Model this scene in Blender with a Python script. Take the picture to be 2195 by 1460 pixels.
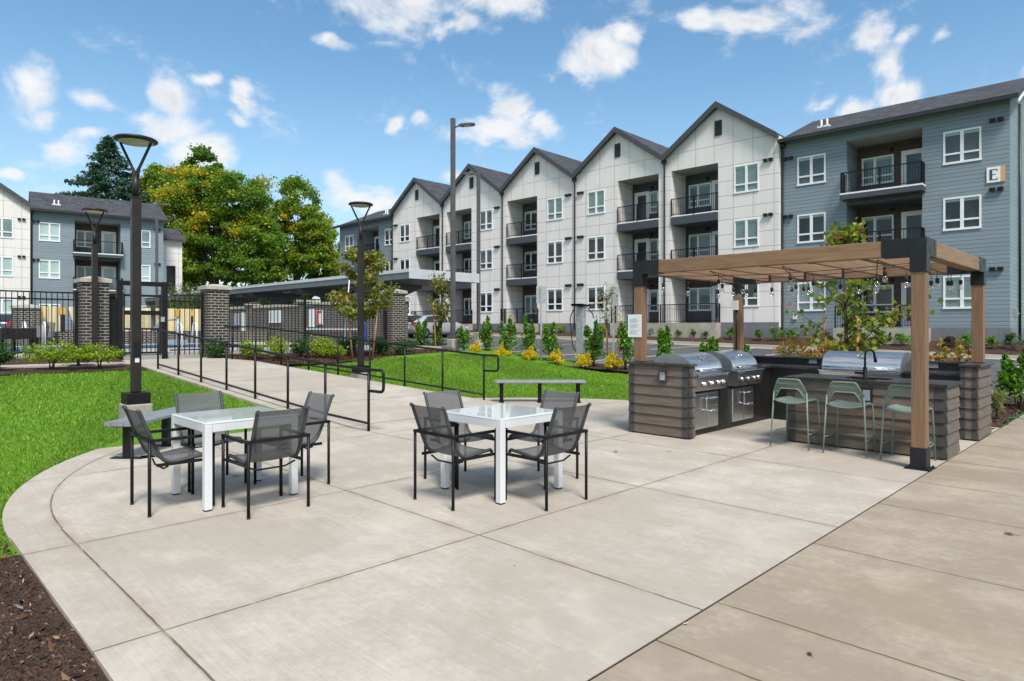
import bpy, bmesh, math, random
import numpy as np
from mathutils import Vector, Matrix
R = math.radians
random.seed(7)
rng = np.random.default_rng(7)
for o in list(bpy.data.objects):
    bpy.data.objects.remove(o)
scene = bpy.context.scene
col = scene.collection
S = math.sqrt(.5)

# ------------------------------------------------------------------ camera
cam_d = bpy.data.cameras.new('camera'); cam = bpy.data.objects.new('camera', cam_d); col.objects.link(cam)
cam_d.sensor_width = 36; cam_d.lens = 1400 / 2195 * 36
cam_d.shift_y = -29 / 2195
cam_d.clip_end = 3000; cam_d.clip_start = .05
cam.location = (0, 0, 1.55); cam.rotation_euler = (R(90), 0, R(45))
scene.camera = cam
# ------------------------------------------------------------------ exposure
vs = scene.view_settings
vs.view_transform = 'Standard'; vs.look = 'None'; vs.gamma = 1; vs.use_curve_mapping = False
vs.exposure = 0.82
scene.render.engine = 'CYCLES'
scene.cycles.max_bounces = 6; scene.cycles.transparent_max_bounces = 16
scene.cycles.use_denoising = True

# ------------------------------------------------------------------ node helpers
class NT:
    def __init__(s, tree): s.t = tree; s.n = tree.nodes; s.l = tree.links
    def new(s, typ, **kw):
        n = s.n.new(typ)
        for k, v in kw.items(): setattr(n, k, v)
        return n
    def put(s, sock, v):
        if isinstance(v, bpy.types.NodeSocket): s.l.new(v, sock)
        elif v is not None:
            if sock.type == 'RGBA' and not hasattr(v, '__len__'): v = (v, v, v, 1)
            elif sock.type == 'RGBA' and len(v) == 3: v = (*v, 1)
            sock.default_value = v
    def m(s, op, a, b=None, c=None, clamp=False):
        n = s.new('ShaderNodeMath', operation=op, use_clamp=clamp)
        for i, v in enumerate((a, b, c)): s.put(n.inputs[i], v)
        return n.outputs[0]
    def v(s, op, a, b=None, c=None, scale=None):
        n = s.new('ShaderNodeVectorMath', operation=op)
        for i, x in enumerate((a, b, c)):
            if x is not None: s.put(n.inputs[i], x)
        if scale is not None: s.put(n.inputs['Scale'], scale)
        return n.outputs['Value'] if op in ('LENGTH', 'DOT_PRODUCT', 'DISTANCE') else n.outputs[0]
    def sep(s, a):
        n = s.new('ShaderNodeSeparateXYZ'); s.put(n.inputs[0], a); return n.outputs
    def comb(s, x, y, z):
        n = s.new('ShaderNodeCombineXYZ')
        for i, q in enumerate((x, y, z)): s.put(n.inputs[i], q)
        return n.outputs[0]
    def mix(s, f, a, b, mode='MIX'):
        n = s.new('ShaderNodeMix', data_type='RGBA', blend_type=mode)
        s.put(n.inputs[0], f); s.put(n.inputs[6], a); s.put(n.inputs[7], b)
        return n.outputs[2]
    def rng(s, v, a, b, c=0., d=1., smooth=True):
        n = s.new('ShaderNodeMapRange', interpolation_type='SMOOTHSTEP' if smooth else 'LINEAR')
        for i, q in enumerate((v, a, b, c, d)): s.put(n.inputs[i], q)
        return n.outputs[0]
    def noise(s, vec, scale, detail=4, rough=.55, dist=0.):
        n = s.new('ShaderNodeTexNoise')
        s.put(n.inputs['Vector'], vec); s.put(n.inputs['Scale'], scale); s.put(n.inputs['Detail'], detail)
        s.put(n.inputs['Roughness'], rough); s.put(n.inputs['Distortion'], dist)
        return n.outputs[0]
    def bump(s, h, strength=.3, dist=.02):
        n = s.new('ShaderNodeBump'); s.put(n.inputs['Height'], h)
        n.inputs['Strength'].default_value = strength; n.inputs['Distance'].default_value = dist
        return n.outputs[0]
def newmat(name):
    m = bpy.data.materials.new(name); m.use_nodes = True
    nt = NT(m.node_tree)
    b = m.node_tree.nodes['Principled BSDF']
    return m, nt, b
def coords(nt, what='Object'):
    n = nt.new('ShaderNodeTexCoord'); return n.outputs[what]
def simple(name, c, rough=.5, metal=0., var=.12, nscale=6., bump=0., bscale=80., spec=.5, coat=0.):
    """plain surface with mottled colour, uneven gloss and a little grain"""
    m, nt, b = newmat(name)
    p = coords(nt)
    n1 = nt.noise(p, nscale, 5, .6)
    f = nt.rng(n1, .3, .7)
    dark = tuple(x * (1 - var) for x in c); light = tuple(min(1, x * (1 + var)) for x in c)
    nt.put(b.inputs['Base Color'], nt.mix(f, dark, light))
    nt.put(b.inputs['Roughness'], nt.rng(nt.noise(p, nscale * 2.3, 3), .3, .7, max(.02, rough - .08), min(1, rough + .08)))
    b.inputs['Metallic'].default_value = metal
    b.inputs['Specular IOR Level'].default_value = spec
    if coat: b.inputs['Coat Weight'].default_value = coat
    if bump:
        nt.put(b.inputs['Normal'], nt.bump(nt.noise(p, bscale, 4), bump, .01))
    return m

# ------------------------------------------------------------------ world: physical sky with drifting cumulus
SUN_EL, SUN_AZ = 55, 117          # azimuth measured from +Y towards +X
def build_world():
    w = bpy.data.worlds.new('World'); scene.world = w; w.use_nodes = True
    nt = NT(w.node_tree)
    bg = w.node_tree.nodes['Background']
    sky = nt.new('ShaderNodeTexSky', sky_type='NISHITA')
    sky.sun_disc = False; sky.sun_elevation = R(SUN_EL); sky.sun_rotation = R(SUN_AZ)
    sky.air_density = 1.0; sky.dust_density = .6; sky.ozone_density = 1.4; sky.altitude = 100
    d = coords(nt, 'Generated')
    x, y, z = nt.sep(d)
    az = nt.m('ARCTAN2', x, y); el = nt.m('ARCSINE', z)
    P = nt.comb(az, el, 0)
    wn_ = nt.new('ShaderNodeTexNoise'); nt.put(wn_.inputs['Vector'], d); wn_.inputs['Scale'].default_value = 9; wn_.inputs['Detail'].default_value = 3
    P = nt.v('MULTIPLY_ADD', nt.v('SUBTRACT', wn_.outputs['Color'], (.5, .5, .5)), (.11, .07, 0), P)
    blobs = [(830,10,250,75),(700,88,60,22),(1080,-10,110,55),(960,60,120,28),(60,190,100,72),(90,245,80,32),(205,232,50,26),
             (355,210,58,60),(330,265,100,45),(440,165,34,20),(520,215,36,36),(500,255,40,18),(150,322,75,30),(190,300,50,24),(420,330,105,50),
             (1100,240,52,52),(1060,290,120,38),(1165,265,58,42),(855,282,28,20),(925,268,30,22),(1240,145,90,32),(1290,115,60,42),(1340,80,32,26),
             (1500,45,50,40),(1590,38,115,24),(1850,72,66,40),(1930,80,60,24),(2020,86,50,22),(1890,140,54,62),(1920,205,60,32),
             (1745,222,56,34),(1810,235,70,26),(2185,150,40,36),(790,425,95,42),(740,400,50,26),(850,420,60,36),(960,385,40,18),(640,430,60,20),(1550,300,60,14),
             (20,380,40,14)]
    acc = None
    for px, py, rx, ry in blobs:
        r = Vector(((px - 1097.5) / 1400, 1, (701 - py) / 1400))
        dv = Vector((S * (r.x - r.y), S * (r.x + r.y), r.z)).normalized()
        a0, e0 = math.atan2(dv.x, dv.y), math.asin(dv.z)
        k = math.cos(e0); q = 1400 * (1 + r.x ** 2)
        sa = rx / q * 1.12; se = ry / 1400 / (1 + r.x ** 2) ** .5 * 1.12
        L = nt.v('LENGTH', nt.v('MULTIPLY_ADD', P, (1 / sa, 1 / se, 0), (-a0 / sa, -e0 / se, 0)))
        acc = L if acc is None else nt.m('SMOOTH_MIN', acc, L, .35)
    inview = nt.m('MULTIPLY', nt.m('SUBTRACT', 1.02, acc), 1.25)
    # loose clouds added out of view, behind and beside the viewer, to whiten the light
    stretch = nt.v('MULTIPLY', d, (1, 1, 2.2))
    cover = nt.m('SUBTRACT', nt.noise(stretch, 2.1, 6, .55), .385)
    side = nt.v('DOT_PRODUCT', d, (-S * .95, S * .95, .05))
    away = nt.rng(side, .66, .35)
    cover = nt.m('MULTIPLY', nt.m('MULTIPLY', cover, 5.), away)
    f = nt.m('MAXIMUM', inview, cover)
    n1 = nt.noise(nt.v('MULTIPLY', d, (1, 1, 1.5)), 7.5, 9, .62, .5)
    n2 = nt.noise(nt.v('ADD', nt.v('MULTIPLY', d, (1, 1, 1.4)), (3, 5, 1)), 26, 6, .6, .2)
    ff = nt.m('ADD', f, nt.m('MULTIPLY', nt.m('SUBTRACT', n1, .5), 3.4))
    ff = nt.m('ADD', ff, nt.m('MULTIPLY', nt.m('SUBTRACT', n2, .5), 1.0))
    mask = nt.m('MULTIPLY', nt.rng(ff, .14, 1.2), .95)
    # wisps of haze low down
    haze = nt.rng(el, .42, .0)
    skyc = nt.new('ShaderNodeHueSaturation'); nt.put(skyc.inputs['Color'], sky.outputs[0])
    skyc.inputs['Hue'].default_value = .489; skyc.inputs['Saturation'].default_value = 1.14; skyc.inputs['Value'].default_value = 1.16
    skyc = nt.mix(nt.m('MULTIPLY', haze, .42), skyc.outputs[0], (3.5, 4.7, 5.6))
    # cloud bodies: thick parts a little greyer than the lit edges
    dens = nt.rng(ff, .5, 1.7)
    n3 = nt.noise(nt.v('ADD', d, (0, 0, -.03)), 14, 6, .6, .3)
    n1b = nt.noise(nt.v('MULTIPLY', nt.v('ADD', d, (0, 0, .022)), (1, 1, 1.5)), 7.5, 9, .62, .5)
    emb = nt.rng(nt.m('SUBTRACT', n1b, n1), -.05, .07)
    shade = nt.m('MULTIPLY', dens, nt.m('ADD', nt.m('MULTIPLY', nt.rng(n3, .35, .65), .45), nt.m('MULTIPLY', emb, .6)))
    cc = nt.mix(shade, (6.1, 6.15, 6.2), (4.1, 4.25, 4.55))
    c = nt.mix(mask, skyc, cc)
    nt.put(bg.inputs['Color'], c); bg.inputs['Strength'].default_value = .09
    w.cycles.sampling_method = 'MANUAL'; w.cycles.sample_map_resolution = 512
build_world()
sun_d = bpy.data.lights.new('sun', 'SUN'); sun = bpy.data.objects.new('sun', sun_d); col.objects.link(sun)
sun_d.energy = 2.7; sun_d.angle = R(15); sun_d.color = (1, .945, .86)
_sd = Vector((math.sin(R(SUN_AZ)) * math.cos(R(SUN_EL)), math.cos(R(SUN_AZ)) * math.cos(R(SUN_EL)), math.sin(R(SUN_EL))))
sun.rotation_euler = (-_sd).to_track_quat('-Z', 'Y').to_euler()

# ------------------------------------------------------------------ object helpers
def tag(o, label=None, cat=None, group=None, kind=None):
    if label: o['label'] = label
    if cat: o['category'] = cat
    if group: o['group'] = group
    if kind: o['kind'] = kind
    return o
def empty(name, loc, rz=0., label=None, cat=None, group=None):
    o = bpy.data.objects.new(name, None); col.objects.link(o)
    o.location = loc; o.rotation_euler = (0, 0, rz); o.empty_display_size = .2
    return tag(o, label, cat, group)
def copy_tree(o, parent=None):
    c = o.copy(); col.objects.link(c)
    if parent is not None: c.parent = parent
    for ch in list(o.children): copy_tree(ch, c)
    return c
class MB:
    """collects faces; build() links them as one mesh object"""
    def __init__(s): s.v = []; s.f = []; s.mi = []; s.sm = []
    def add(s, vs, fs, mi=0, smooth=False):
        k = len(s.v); s.v += [tuple(p) for p in vs]
        for f in fs: s.f.append([i + k for i in f]); s.mi.append(mi); s.sm.append(smooth)
        return s
    def box(s, x0, x1, y0, y1, z0, z1, mi=0):
        return s.add([(x0,y0,z0),(x1,y0,z0),(x1,y1,z0),(x0,y1,z0),(x0,y0,z1),(x1,y0,z1),(x1,y1,z1),(x0,y1,z1)],
              [(3,2,1,0),(4,5,6,7),(0,1,5,4),(1,2,6,5),(2,3,7,6),(3,0,4,7)], mi)
    def quad(s, a, b, c, d, mi=0): return s.add([a, b, c, d], [(0, 1, 2, 3)], mi)
    def poly(s, pts, mi=0): return s.add(pts, [tuple(range(len(pts)))], mi)
    def prism(s, pts, z0, z1, mi=0):
        n = len(pts)
        return s.add([(p[0], p[1], z0) for p in pts] + [(p[0], p[1], z1) for p in pts],
              [tuple(range(n))[::-1], tuple(range(n, 2 * n))] + [(i, (i + 1) % n, n + (i + 1) % n, n + i) for i in range(n)], mi)
    def extrude(s, pts, axis, a, b, mi=0, smooth=False):
        """profile of 2-D points swept along axis 'x' or 'y'"""
        n = len(pts)
        P = (lambda q, t: (t, q[0], q[1])) if axis == 'x' else (lambda q, t: (q[0], t, q[1]))
        s.add([P(q, a) for q in pts] + [P(q, b) for q in pts], [(i, (i + 1) % n, n + (i + 1) % n, n + i) for i in range(n)], mi, smooth)
        s.add([P(q, a) for q in pts], [tuple(range(n))[::-1]], mi); s.add([P(q, b) for q in pts], [tuple(range(n))], mi)
        return s
    def tube(s, pts, r, n=8, mi=0, square=False, closed=False, smooth=True):
        pts = [Vector(p) for p in pts]; k0 = len(s.v); m = len(pts)
        rr = r if hasattr(r, '__len__') else [r] * m
        if square: n = 4; smooth = False
        prev = None
        for i, p in enumerate(pts):
            if closed: t = pts[(i + 1) % m] - pts[i - 1]
            else: t = pts[min(i + 1, m - 1)] - pts[max(i - 1, 0)]
            t.normalize()
            up = Vector((0, 0, 1)) if abs(t.z) < .95 else Vector((0, 1, 0))
            if prev is None: u = t.cross(up).normalized()
            else:
                u = (prev - t * prev.dot(t))
                u = u.normalized() if u.length > 1e-4 else t.cross(up).normalized()
            prev = u; w = t.cross(u)
            # keep corner mitres from thinning
            a0 = math.pi / 4 if square else 0
            q = rr[i] * (math.sqrt(2) if square else 1)
            for j in range(n):
                a = a0 + 2 * math.pi * j / n
                s.v.append(tuple(p + (u * math.cos(a) + w * math.sin(a)) * q))
        rings = m if closed else m - 1
        for i in range(rings):
            for j in range(n):
                a = k0 + i * n + j; b = k0 + i * n + (j + 1) % n
                c = k0 + ((i + 1) % m) * n + (j + 1) % n; d = k0 + ((i + 1) % m) * n + j
                s.f.append([a, d, c, b]); s.mi.append(mi); s.sm.append(smooth)
        if not closed:
            s.f.append([k0 + j for j in range(n)]); s.mi.append(mi); s.sm.append(False)
            s.f.append([k0 + (m - 1) * n + j for j in range(n)][::-1]); s.mi.append(mi); s.sm.append(False)
        return s
    def lathe(s, prof, n=24, cx=0, cy=0, mi=0, sx=1, sy=1):
        k0 = len(s.v); m = len(prof)
        for r, z in prof:
            for j in range(n):
                a = 2 * math.pi * j / n
                s.v.append((cx + r * sx * math.cos(a), cy + r * sy * math.sin(a), z))
        for i in range(m - 1):
            for j in range(n):
                s.f.append([k0 + i * n + j, k0 + i * n + (j + 1) % n, k0 + (i + 1) * n + (j + 1) % n, k0 + (i + 1) * n + j]); s.mi.append(mi); s.sm.append(True)
        s.f.append([k0 + j for j in range(n)][::-1]); s.mi.append(mi); s.sm.append(False)
        s.f.append([k0 + (m - 1) * n + j for j in range(n)]); s.mi.append(mi); s.sm.append(False)
        return s
    def build(s, name, mats, parent=None, bevel=0., loc=None):
        me = bpy.data.meshes.new(name); me.from_pydata(s.v, [], s.f)
        if not isinstance(mats, (list, tuple)): mats = [mats]
        for m in mats: me.materials.append(m)
        me.polygons.foreach_set('material_index', s.mi); me.polygons.foreach_set('use_smooth', s.sm)
        me.update()
        o = bpy.data.objects.new(name, me); col.objects.link(o)
        if parent is not None: o.parent = parent
        if loc is not None: o.location = loc
        if bevel:
            b = o.modifiers.new('bevel', 'BEVEL'); b.width = bevel; b.segments = 2; b.limit_method = 'ANGLE'
        return o
def arc(cx, cy, r, a0, a1, n=8):
    return [(cx + r * math.cos(R(a0 + (a1 - a0) * i / n)), cy + r * math.sin(R(a0 + (a1 - a0) * i / n))) for i in range(n + 1)]
def fillet(pts, r, n=5):
    """rounds the inner corners of a 3-D polyline"""
    out = [Vector(pts[0])]
    for i in range(1, len(pts) - 1):
        p = Vector(pts[i]); a = (Vector(pts[i - 1]) - p); b = (Vector(pts[i + 1]) - p)
        q = min(r, a.length * .45, b.length * .45)
        A = p + a.normalized() * q; B = p + b.normalized() * q
        for k in range(n + 1):
            t = k / n; out.append(A * (1 - t) ** 2 + p * 2 * t * (1 - t) + B * t ** 2)
    out.append(Vector(pts[-1])); return out
def raw_mesh(name, V, F, mats, parent=None, colors=None, smooth=False, mi=None):
    """numpy verts and equal-sized faces -> one mesh object, optional per-face colour attribute"""
    V = np.asarray(V, dtype=np.float32); F = np.asarray(F, dtype=np.int32); k = F.shape[1]
    me = bpy.data.meshes.new(name)
    me.vertices.add(len(V)); me.vertices.foreach_set('co', V.ravel())
    me.loops.add(F.size); me.loops.foreach_set('vertex_index', F.ravel())
    me.polygons.add(len(F)); me.polygons.foreach_set('loop_start', np.arange(0, F.size, k, dtype=np.int32))
    if smooth: me.polygons.foreach_set('use_smooth', np.ones(len(F), dtype=bool))
    if not isinstance(mats, (list, tuple)): mats = [mats]
    for m in mats: me.materials.append(m)
    if mi is not None: me.polygons.foreach_set('material_index', np.asarray(mi, dtype=np.int32))
    if colors is not None:
        at = me.attributes.new('tint', 'FLOAT_COLOR', 'FACE')
        c = np.ones((len(F), 4), dtype=np.float32); c[:, :3] = colors; at.data.foreach_set('color', c.ravel())
    me.update(calc_edges=True); me.validate()
    o = bpy.data.objects.new(name, me); col.objects.link(o)
    if parent is not None: o.parent = parent
    return o

# ------------------------------------------------------------------ materials
M = {}
def concrete(name, c, c2, streak_axis, stains, joints):
    m, nt, b = newmat(name)
    p = coords(nt); x, y, z = nt.sep(p)
    n1 = nt.noise(p, .55, 6, .62, .4); n2 = nt.noise(p, 2.6, 6, .65)
    # broom finish: long fine streaks across the panel
    sv = nt.v('MULTIPLY', p, (1.2, 42, 1) if streak_axis == 'x' else (42, 1.2, 1))
    st = nt.noise(sv, 1.7, 4, .6)
    sv2 = nt.v('MULTIPLY', p, (.35, 5, 1) if streak_axis == 'x' else (5, .35, 1))
    st2 = nt.noise(sv2, 1.1, 4, .6, .3)
    n4 = nt.noise(p, 130, 3, .75); n5 = nt.noise(nt.v('ADD', p, (2, 2, 0)), 17, 5, .72)
    f = nt.m('ADD', nt.m('MULTIPLY', n1, .62), nt.m('MULTIPLY', n2, .28))
    f = nt.m('ADD', f, nt.m('MULTIPLY', st2, .16))
    f = nt.m('ADD', f, nt.m('ADD', nt.m('MULTIPLY', nt.m('SUBTRACT', n4, .5), .26), nt.m('MULTIPLY', nt.m('SUBTRACT', n5, .5), .34)))
    base = nt.mix(nt.rng(f, .46, .70), c2, c)
    base = nt.mix(nt.m('MULTIPLY', nt.rng(st, .38, .68), .22), base, tuple(q * .62 for q in c2))
    # damp brown stains and pale bloom
    s1 = nt.rng(nt.noise(nt.v('ADD', p, (7, 3, 0)), .8, 7, .70, .8), .50, .68)
    base = nt.mix(nt.m('MULTIPLY', s1, stains), base, (.27, .215, .145))
    bl = nt.rng(nt.noise(nt.v('ADD', p, (1, 9, 0)), 1.15, 5, .6, .3), .56, .75)
    base = nt.mix(nt.m('MULTIPLY', bl, .35), base, tuple(min(1, q * 1.28) for q in c))
    # small dark specks of grit
    vo = nt.new('ShaderNodeTexVoronoi'); nt.put(vo.inputs['Vector'], p); vo.inputs['Scale'].default_value = 3.6
    sp = nt.m('MULTIPLY', nt.rng(vo.outputs['Distance'], .036, .016), nt.m('GREATER_THAN', nt.noise(p, 1.3, 2), .5))
    base = nt.mix(nt.m('MULTIPLY', sp, .8), base, (.05, .04, .03))
    h = nt.m('MULTIPLY', st, .35)
    if joints:
        kind, lines, cell = joints
        wob = nt.m('MULTIPLY', nt.m('SUBTRACT', nt.noise(p, 9, 3), .5), .012)
        D = None
        def acc(d):
            nonlocal D
            D = d if D is None else nt.m('MINIMUM', D, d)
        cellx = 0.; celly = 0.
        for ax, v in lines:
            q = x if ax == 'x' else y
            dd = nt.m('ABSOLUTE', nt.m('ADD', nt.m('SUBTRACT', q, v), wob))
            if kind == 'patio' and (ax, v) == ('y', 1.1): dd = nt.m('ADD', dd, nt.m('LESS_THAN', x, CX0))
            acc(dd)
            st_ = nt.m('GREATER_THAN', q, v)
            if ax == 'x': cellx = nt.m('ADD', cellx, st_)
            else: celly = nt.m('ADD', celly, st_)
        if kind == 'patio':
            r = nt.v('LENGTH', nt.comb(nt.m('SUBTRACT', x, CX0), nt.m('SUBTRACT', y, CY0), 0))
            left = nt.m('LESS_THAN', x, CX0)
            acc(nt.m('ADD', nt.m('ABSOLUTE', nt.m('SUBTRACT', r, RAD - .33)), nt.m('SUBTRACT', 1., left)))
            celly = nt.m('ADD', celly, nt.m('MULTIPLY', nt.m('MULTIPLY', nt.m('GREATER_THAN', r, RAD - .33), left), 7))
        wn = nt.new('ShaderNodeTexWhiteNoise'); nt.put(wn.inputs['Vector'], nt.comb(cellx, celly, 3.7))
        base = nt.mix(nt.m('MULTIPLY', nt.m('SUBTRACT', wn.outputs[0], .0), .26), base, (.33, .285, .225))
        # joint line itself plus grime that bleeds from it
        grime = nt.m('MULTIPLY', nt.rng(D, .09, .0), nt.rng(nt.noise(p, 2.2, 4), .38, .62))
        base = nt.mix(nt.m('MULTIPLY', grime, .36), base, (.26, .19, .115))
        line = nt.m('MULTIPLY', nt.rng(D, .0085, .0035), nt.rng(nt.noise(p, 3.3, 4, .65), .3, .55, .35, 1.))
        base = nt.mix(nt.m('MULTIPLY', line, .86), base, (.075, .058, .04))
        h = nt.m('SUBTRACT', h, nt.m('MULTIPLY', nt.rng(D, .016, .0), 6.))
    nt.put(b.inputs['Base Color'], base)
    nt.put(b.inputs['Roughness'], nt.rng(n2, .3, .7, .62, .85))
    b.inputs['Specular IOR Level'].default_value = .35
    nt.put(b.inputs['Normal'], nt.bump(h, .35, .004))
    return m
CX0, CY0, RAD = -6.0, 6.2, 5.42
PATIO_LINES = [('x', v) for v in (-3.62, -5.5, -8.05)] + [('y', v) for v in (1.1, 3.27, 5.36, 7.38, 9.45)]
M['patio'] = concrete('patio_concrete', (.52, .475, .412), (.39, .350, .296), 'x', .16, ('patio', PATIO_LINES, 0))
WALK_LINES = [('y', v) for v in (-.9, .6, 2.06, 2.79, 3.42, 4.84, 6.34, 7.5, 8.9, 10.4, 11.9, 13.4, 14.9, 16.4)]
M['sidewalk'] = concrete('sidewalk_concrete', (.41, .35, .27), (.27, .222, .160), 'x', .85, ('walk', WALK_LINES, 0))
M['ramp'] = concrete('ramp_concrete', (.52, .475, .412), (.39, .350, .296), 'y', .14, ('ramp', [('x', v) for v in (-10.9, -12.5, -14.1, -15.7, -17.3, -18.9)], 0))
M['deck'] = concrete('deck_concrete', (.44, .42, .39), (.36, .34, .31), 'x', .2, None)
M['kerb'] = concrete('kerb_concrete', (.50, .47, .42), (.38, .35, .30), 'x', .2, None)
M['castconcrete'] = concrete('cast_concrete', (.47, .44, .385), (.33, .30, .255), 'x', .35, None)

def mk_asphalt():
    m, nt, b = newmat('asphalt'); p = coords(nt)
    n = nt.noise(p, .35, 6, .6, .4); g = nt.noise(p, 90, 3, .7)
    c = nt.mix(nt.rng(n, .35, .65), (.052, .052, .055), (.085, .083, .082))
    c = nt.mix(nt.m('MULTIPLY', nt.rng(g, .45, .7), .35), c, (.16, .155, .15))
    nt.put(b.inputs['Base Color'], c); b.inputs['Roughness'].default_value = .85
    nt.put(b.inputs['Normal'], nt.bump(g, .4, .008)); return m
M['asphalt'] = mk_asphalt()
def mk_mulch(c1=(.034, .017, .011), c2=(.118, .054, .028)):
    m, nt, b = newmat('mulch'); p = coords(nt)
    vo = nt.new('ShaderNodeTexVoronoi'); nt.put(vo.inputs['Vector'], nt.v('MULTIPLY', p, (1, 2.6, 1))); vo.inputs['Scale'].default_value = 34
    cs = nt.sep(vo.outputs['Color'])
    n = nt.noise(p, 1.4, 5, .6)
    c = nt.mix(nt.m('MULTIPLY', cs[0], nt.rng(n, .25, .75, .3, 1)), c1, c2)
    c = nt.mix(nt.m('GREATER_THAN', cs[1], .985), c, (.26, .17, .11))
    nt.put(b.inputs['Base Color'], c); b.inputs['Roughness'].default_value = .9
    nt.put(b.inputs['Normal'], nt.bump(nt.m('ADD', vo.outputs['Distance'], nt.noise(p, 30, 3)), .9, .03)); return m
M['mulch'] = mk_mulch()
def mk_turf():
    m, nt, b = newmat('turf'); p = coords(nt)
    n = nt.noise(p, .5, 5, .6, .3); n2 = nt.noise(p, 16, 4, .7)
    c = nt.mix(nt.rng(n, .3, .7), (.085, .19, .014), (.12, .245, .020))
    c = nt.mix(nt.m('MULTIPLY', nt.rng(n2, .4, .7), .6), c, (.04, .11, .010))
    nt.put(b.inputs['Base Color'], c); b.inputs['Roughness'].default_value = .9
    b.inputs['Specular IOR Level'].default_value = .15
    nt.put(b.inputs['Normal'], nt.bump(n2, .7, .03)); return m
M['turf'] = mk_turf()
def mk_leaf(name, trans=.35, rough=.5, spec=.35):
    m, nt, b = newmat(name)
    at = nt.new('ShaderNodeAttribute'); at.attribute_name = 'tint'; at.attribute_type = 'GEOMETRY'
    nt.put(b.inputs['Base Color'], at.outputs['Color']); b.inputs['Roughness'].default_value = rough
    b.inputs['Specular IOR Level'].default_value = spec
    tr = nt.new('ShaderNodeBsdfTranslucent')
    nt.put(tr.inputs['Color'], nt.mix(1., at.outputs['Color'], (1.35, 1.4, .75), 'MULTIPLY'))
    mx = nt.new('ShaderNodeMixShader'); mx.inputs[0].default_value = trans
    nt.l.new(b.outputs[0], mx.inputs[1]); nt.l.new(tr.outputs[0], mx.inputs[2])
    out = m.node_tree.nodes['Material Output']; nt.l.new(mx.outputs[0], out.inputs['Surface'])
    return m
M['leaf'] = mk_leaf('leaf'); M['blade'] = mk_leaf('grass_blade', .3, .55, .25); M['chip'] = mk_leaf('bark_chip', .0, .85, .2)
M['bark'] = simple('bark', (.095, .07, .05), .9, var=.45, nscale=9, bump=.8, bscale=30)
M['stake'] = simple('stake_wood', (.36, .18, .085), .75, var=.2, nscale=8, bump=.2)

def siding(name, c, pitch, lap_shadow=.012, var=.06, vertical=False, grain=0.):
    """lap boards: a sloped face and a shadow line painted into the colour under every course, in the surface's own height"""
    m, nt, b = newmat(name); p = coords(nt); x, y, z = nt.sep(p)
    q = z
    fr = nt.m('FRACT', nt.m('DIVIDE', q, pitch)); row = nt.m('FLOOR', nt.m('DIVIDE', q, pitch))
    wn = nt.new('ShaderNodeTexWhiteNoise', noise_dimensions='1D'); nt.put(wn.inputs['W'], row)
    n = nt.noise(nt.v('MULTIPLY', p, (1, 1, 6)), 1.1, 5, .6)
    f = nt.m('ADD', nt.m('MULTIPLY', wn.outputs[0], .4), nt.m('MULTIPLY', n, .8))
    cc = nt.mix(nt.rng(f, .3, .9), tuple(k * (1 - var) for k in c), tuple(min(1, k * (1 + var)) for k in c))
    if grain:
        g = nt.noise(nt.comb(nt.m('MULTIPLY', nt.m('ADD', x, y), 1.4), row, nt.m('MULTIPLY', z, 40)), 1.6, 6, .65, .6)
        cc = nt.mix(nt.m('MULTIPLY', nt.rng(g, .35, .7), grain), cc, tuple(k * .45 for k in c))
    edge = nt.m('LESS_THAN', fr, lap_shadow / pitch)  # shadow under each lap, put into the colour
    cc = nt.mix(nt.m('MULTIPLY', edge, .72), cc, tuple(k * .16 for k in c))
    nt.put(b.inputs['Base Color'], cc); b.inputs['Roughness'].default_value = .6
    b.inputs['Specular IOR Level'].default_value = .4
    nt.put(b.inputs['Normal'], nt.bump(nt.m('SUBTRACT', 1., fr), .55, .02)); return m
M['bluesiding'] = siding('blue_siding', (.195, .248, .280), .178, .015, .07)
M['sidesiding'] = siding('side_siding', (.195, .248, .280), .178, .015, .07)
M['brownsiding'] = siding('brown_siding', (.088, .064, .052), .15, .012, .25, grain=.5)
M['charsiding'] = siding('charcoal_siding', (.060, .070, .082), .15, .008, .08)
def mk_cream():
    """fibre-cement sheets with thin reveals and fine vertical grooves"""
    m, nt, b = newmat('cream_panel'); p = coords(nt); x, y, z = nt.sep(p)
    u = nt.m('ADD', x, y)
    D = None
    def per(q, period, off):
        f = nt.m('FRACT', nt.m('DIVIDE', nt.m('SUBTRACT', q, off), period))
        return nt.m('MULTIPLY', nt.m('MINIMUM', f, nt.m('SUBTRACT', 1., f)), period)
    dv = per(nt.m('ADD', x, nt.m('MULTIPLY', y, .85)), 1.11, -9.56 + .555)
    for hz in (2.60, 3.42, 4.22, 4.95, 5.80, 6.60, 7.42, 8.05, 8.74, 9.55, 10.37, 11.62):
        d = nt.m('ABSOLUTE', nt.m('SUBTRACT', z, hz)); D = d if D is None else nt.m('MINIMUM', D, d)
    D = nt.m('MINIMUM', D, dv)
    n = nt.noise(p, .6, 6, .6); n2 = nt.noise(nt.v('MULTIPLY', p, (3, 3, .25)), 2, 5, .6)
    c = nt.mix(nt.rng(nt.m('ADD', nt.m('MULTIPLY', n, .5), nt.m('MULTIPLY', n2, .5)), .35, .65), (.68, .655, .62), (.74, .715, .685))
    c = nt.mix(nt.m('MULTIPLY', nt.rng(D, .026, .010), .62), c, (.27, .255, .235))
    gr = per(u, .10, 0.)
    nt.put(b.inputs['Base Color'], c); b.inputs['Roughness'].default_value = .7
    h = nt.m('ADD', nt.m('MULTIPLY', nt.rng(D, .03, .0), -2.), nt.m('MULTIPLY', nt.rng(gr, .02, .0), -.06))
    nt.put(b.inputs['Normal'], nt.bump(h, .4, .01)); return m
M['cream'] = mk_cream()
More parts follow.
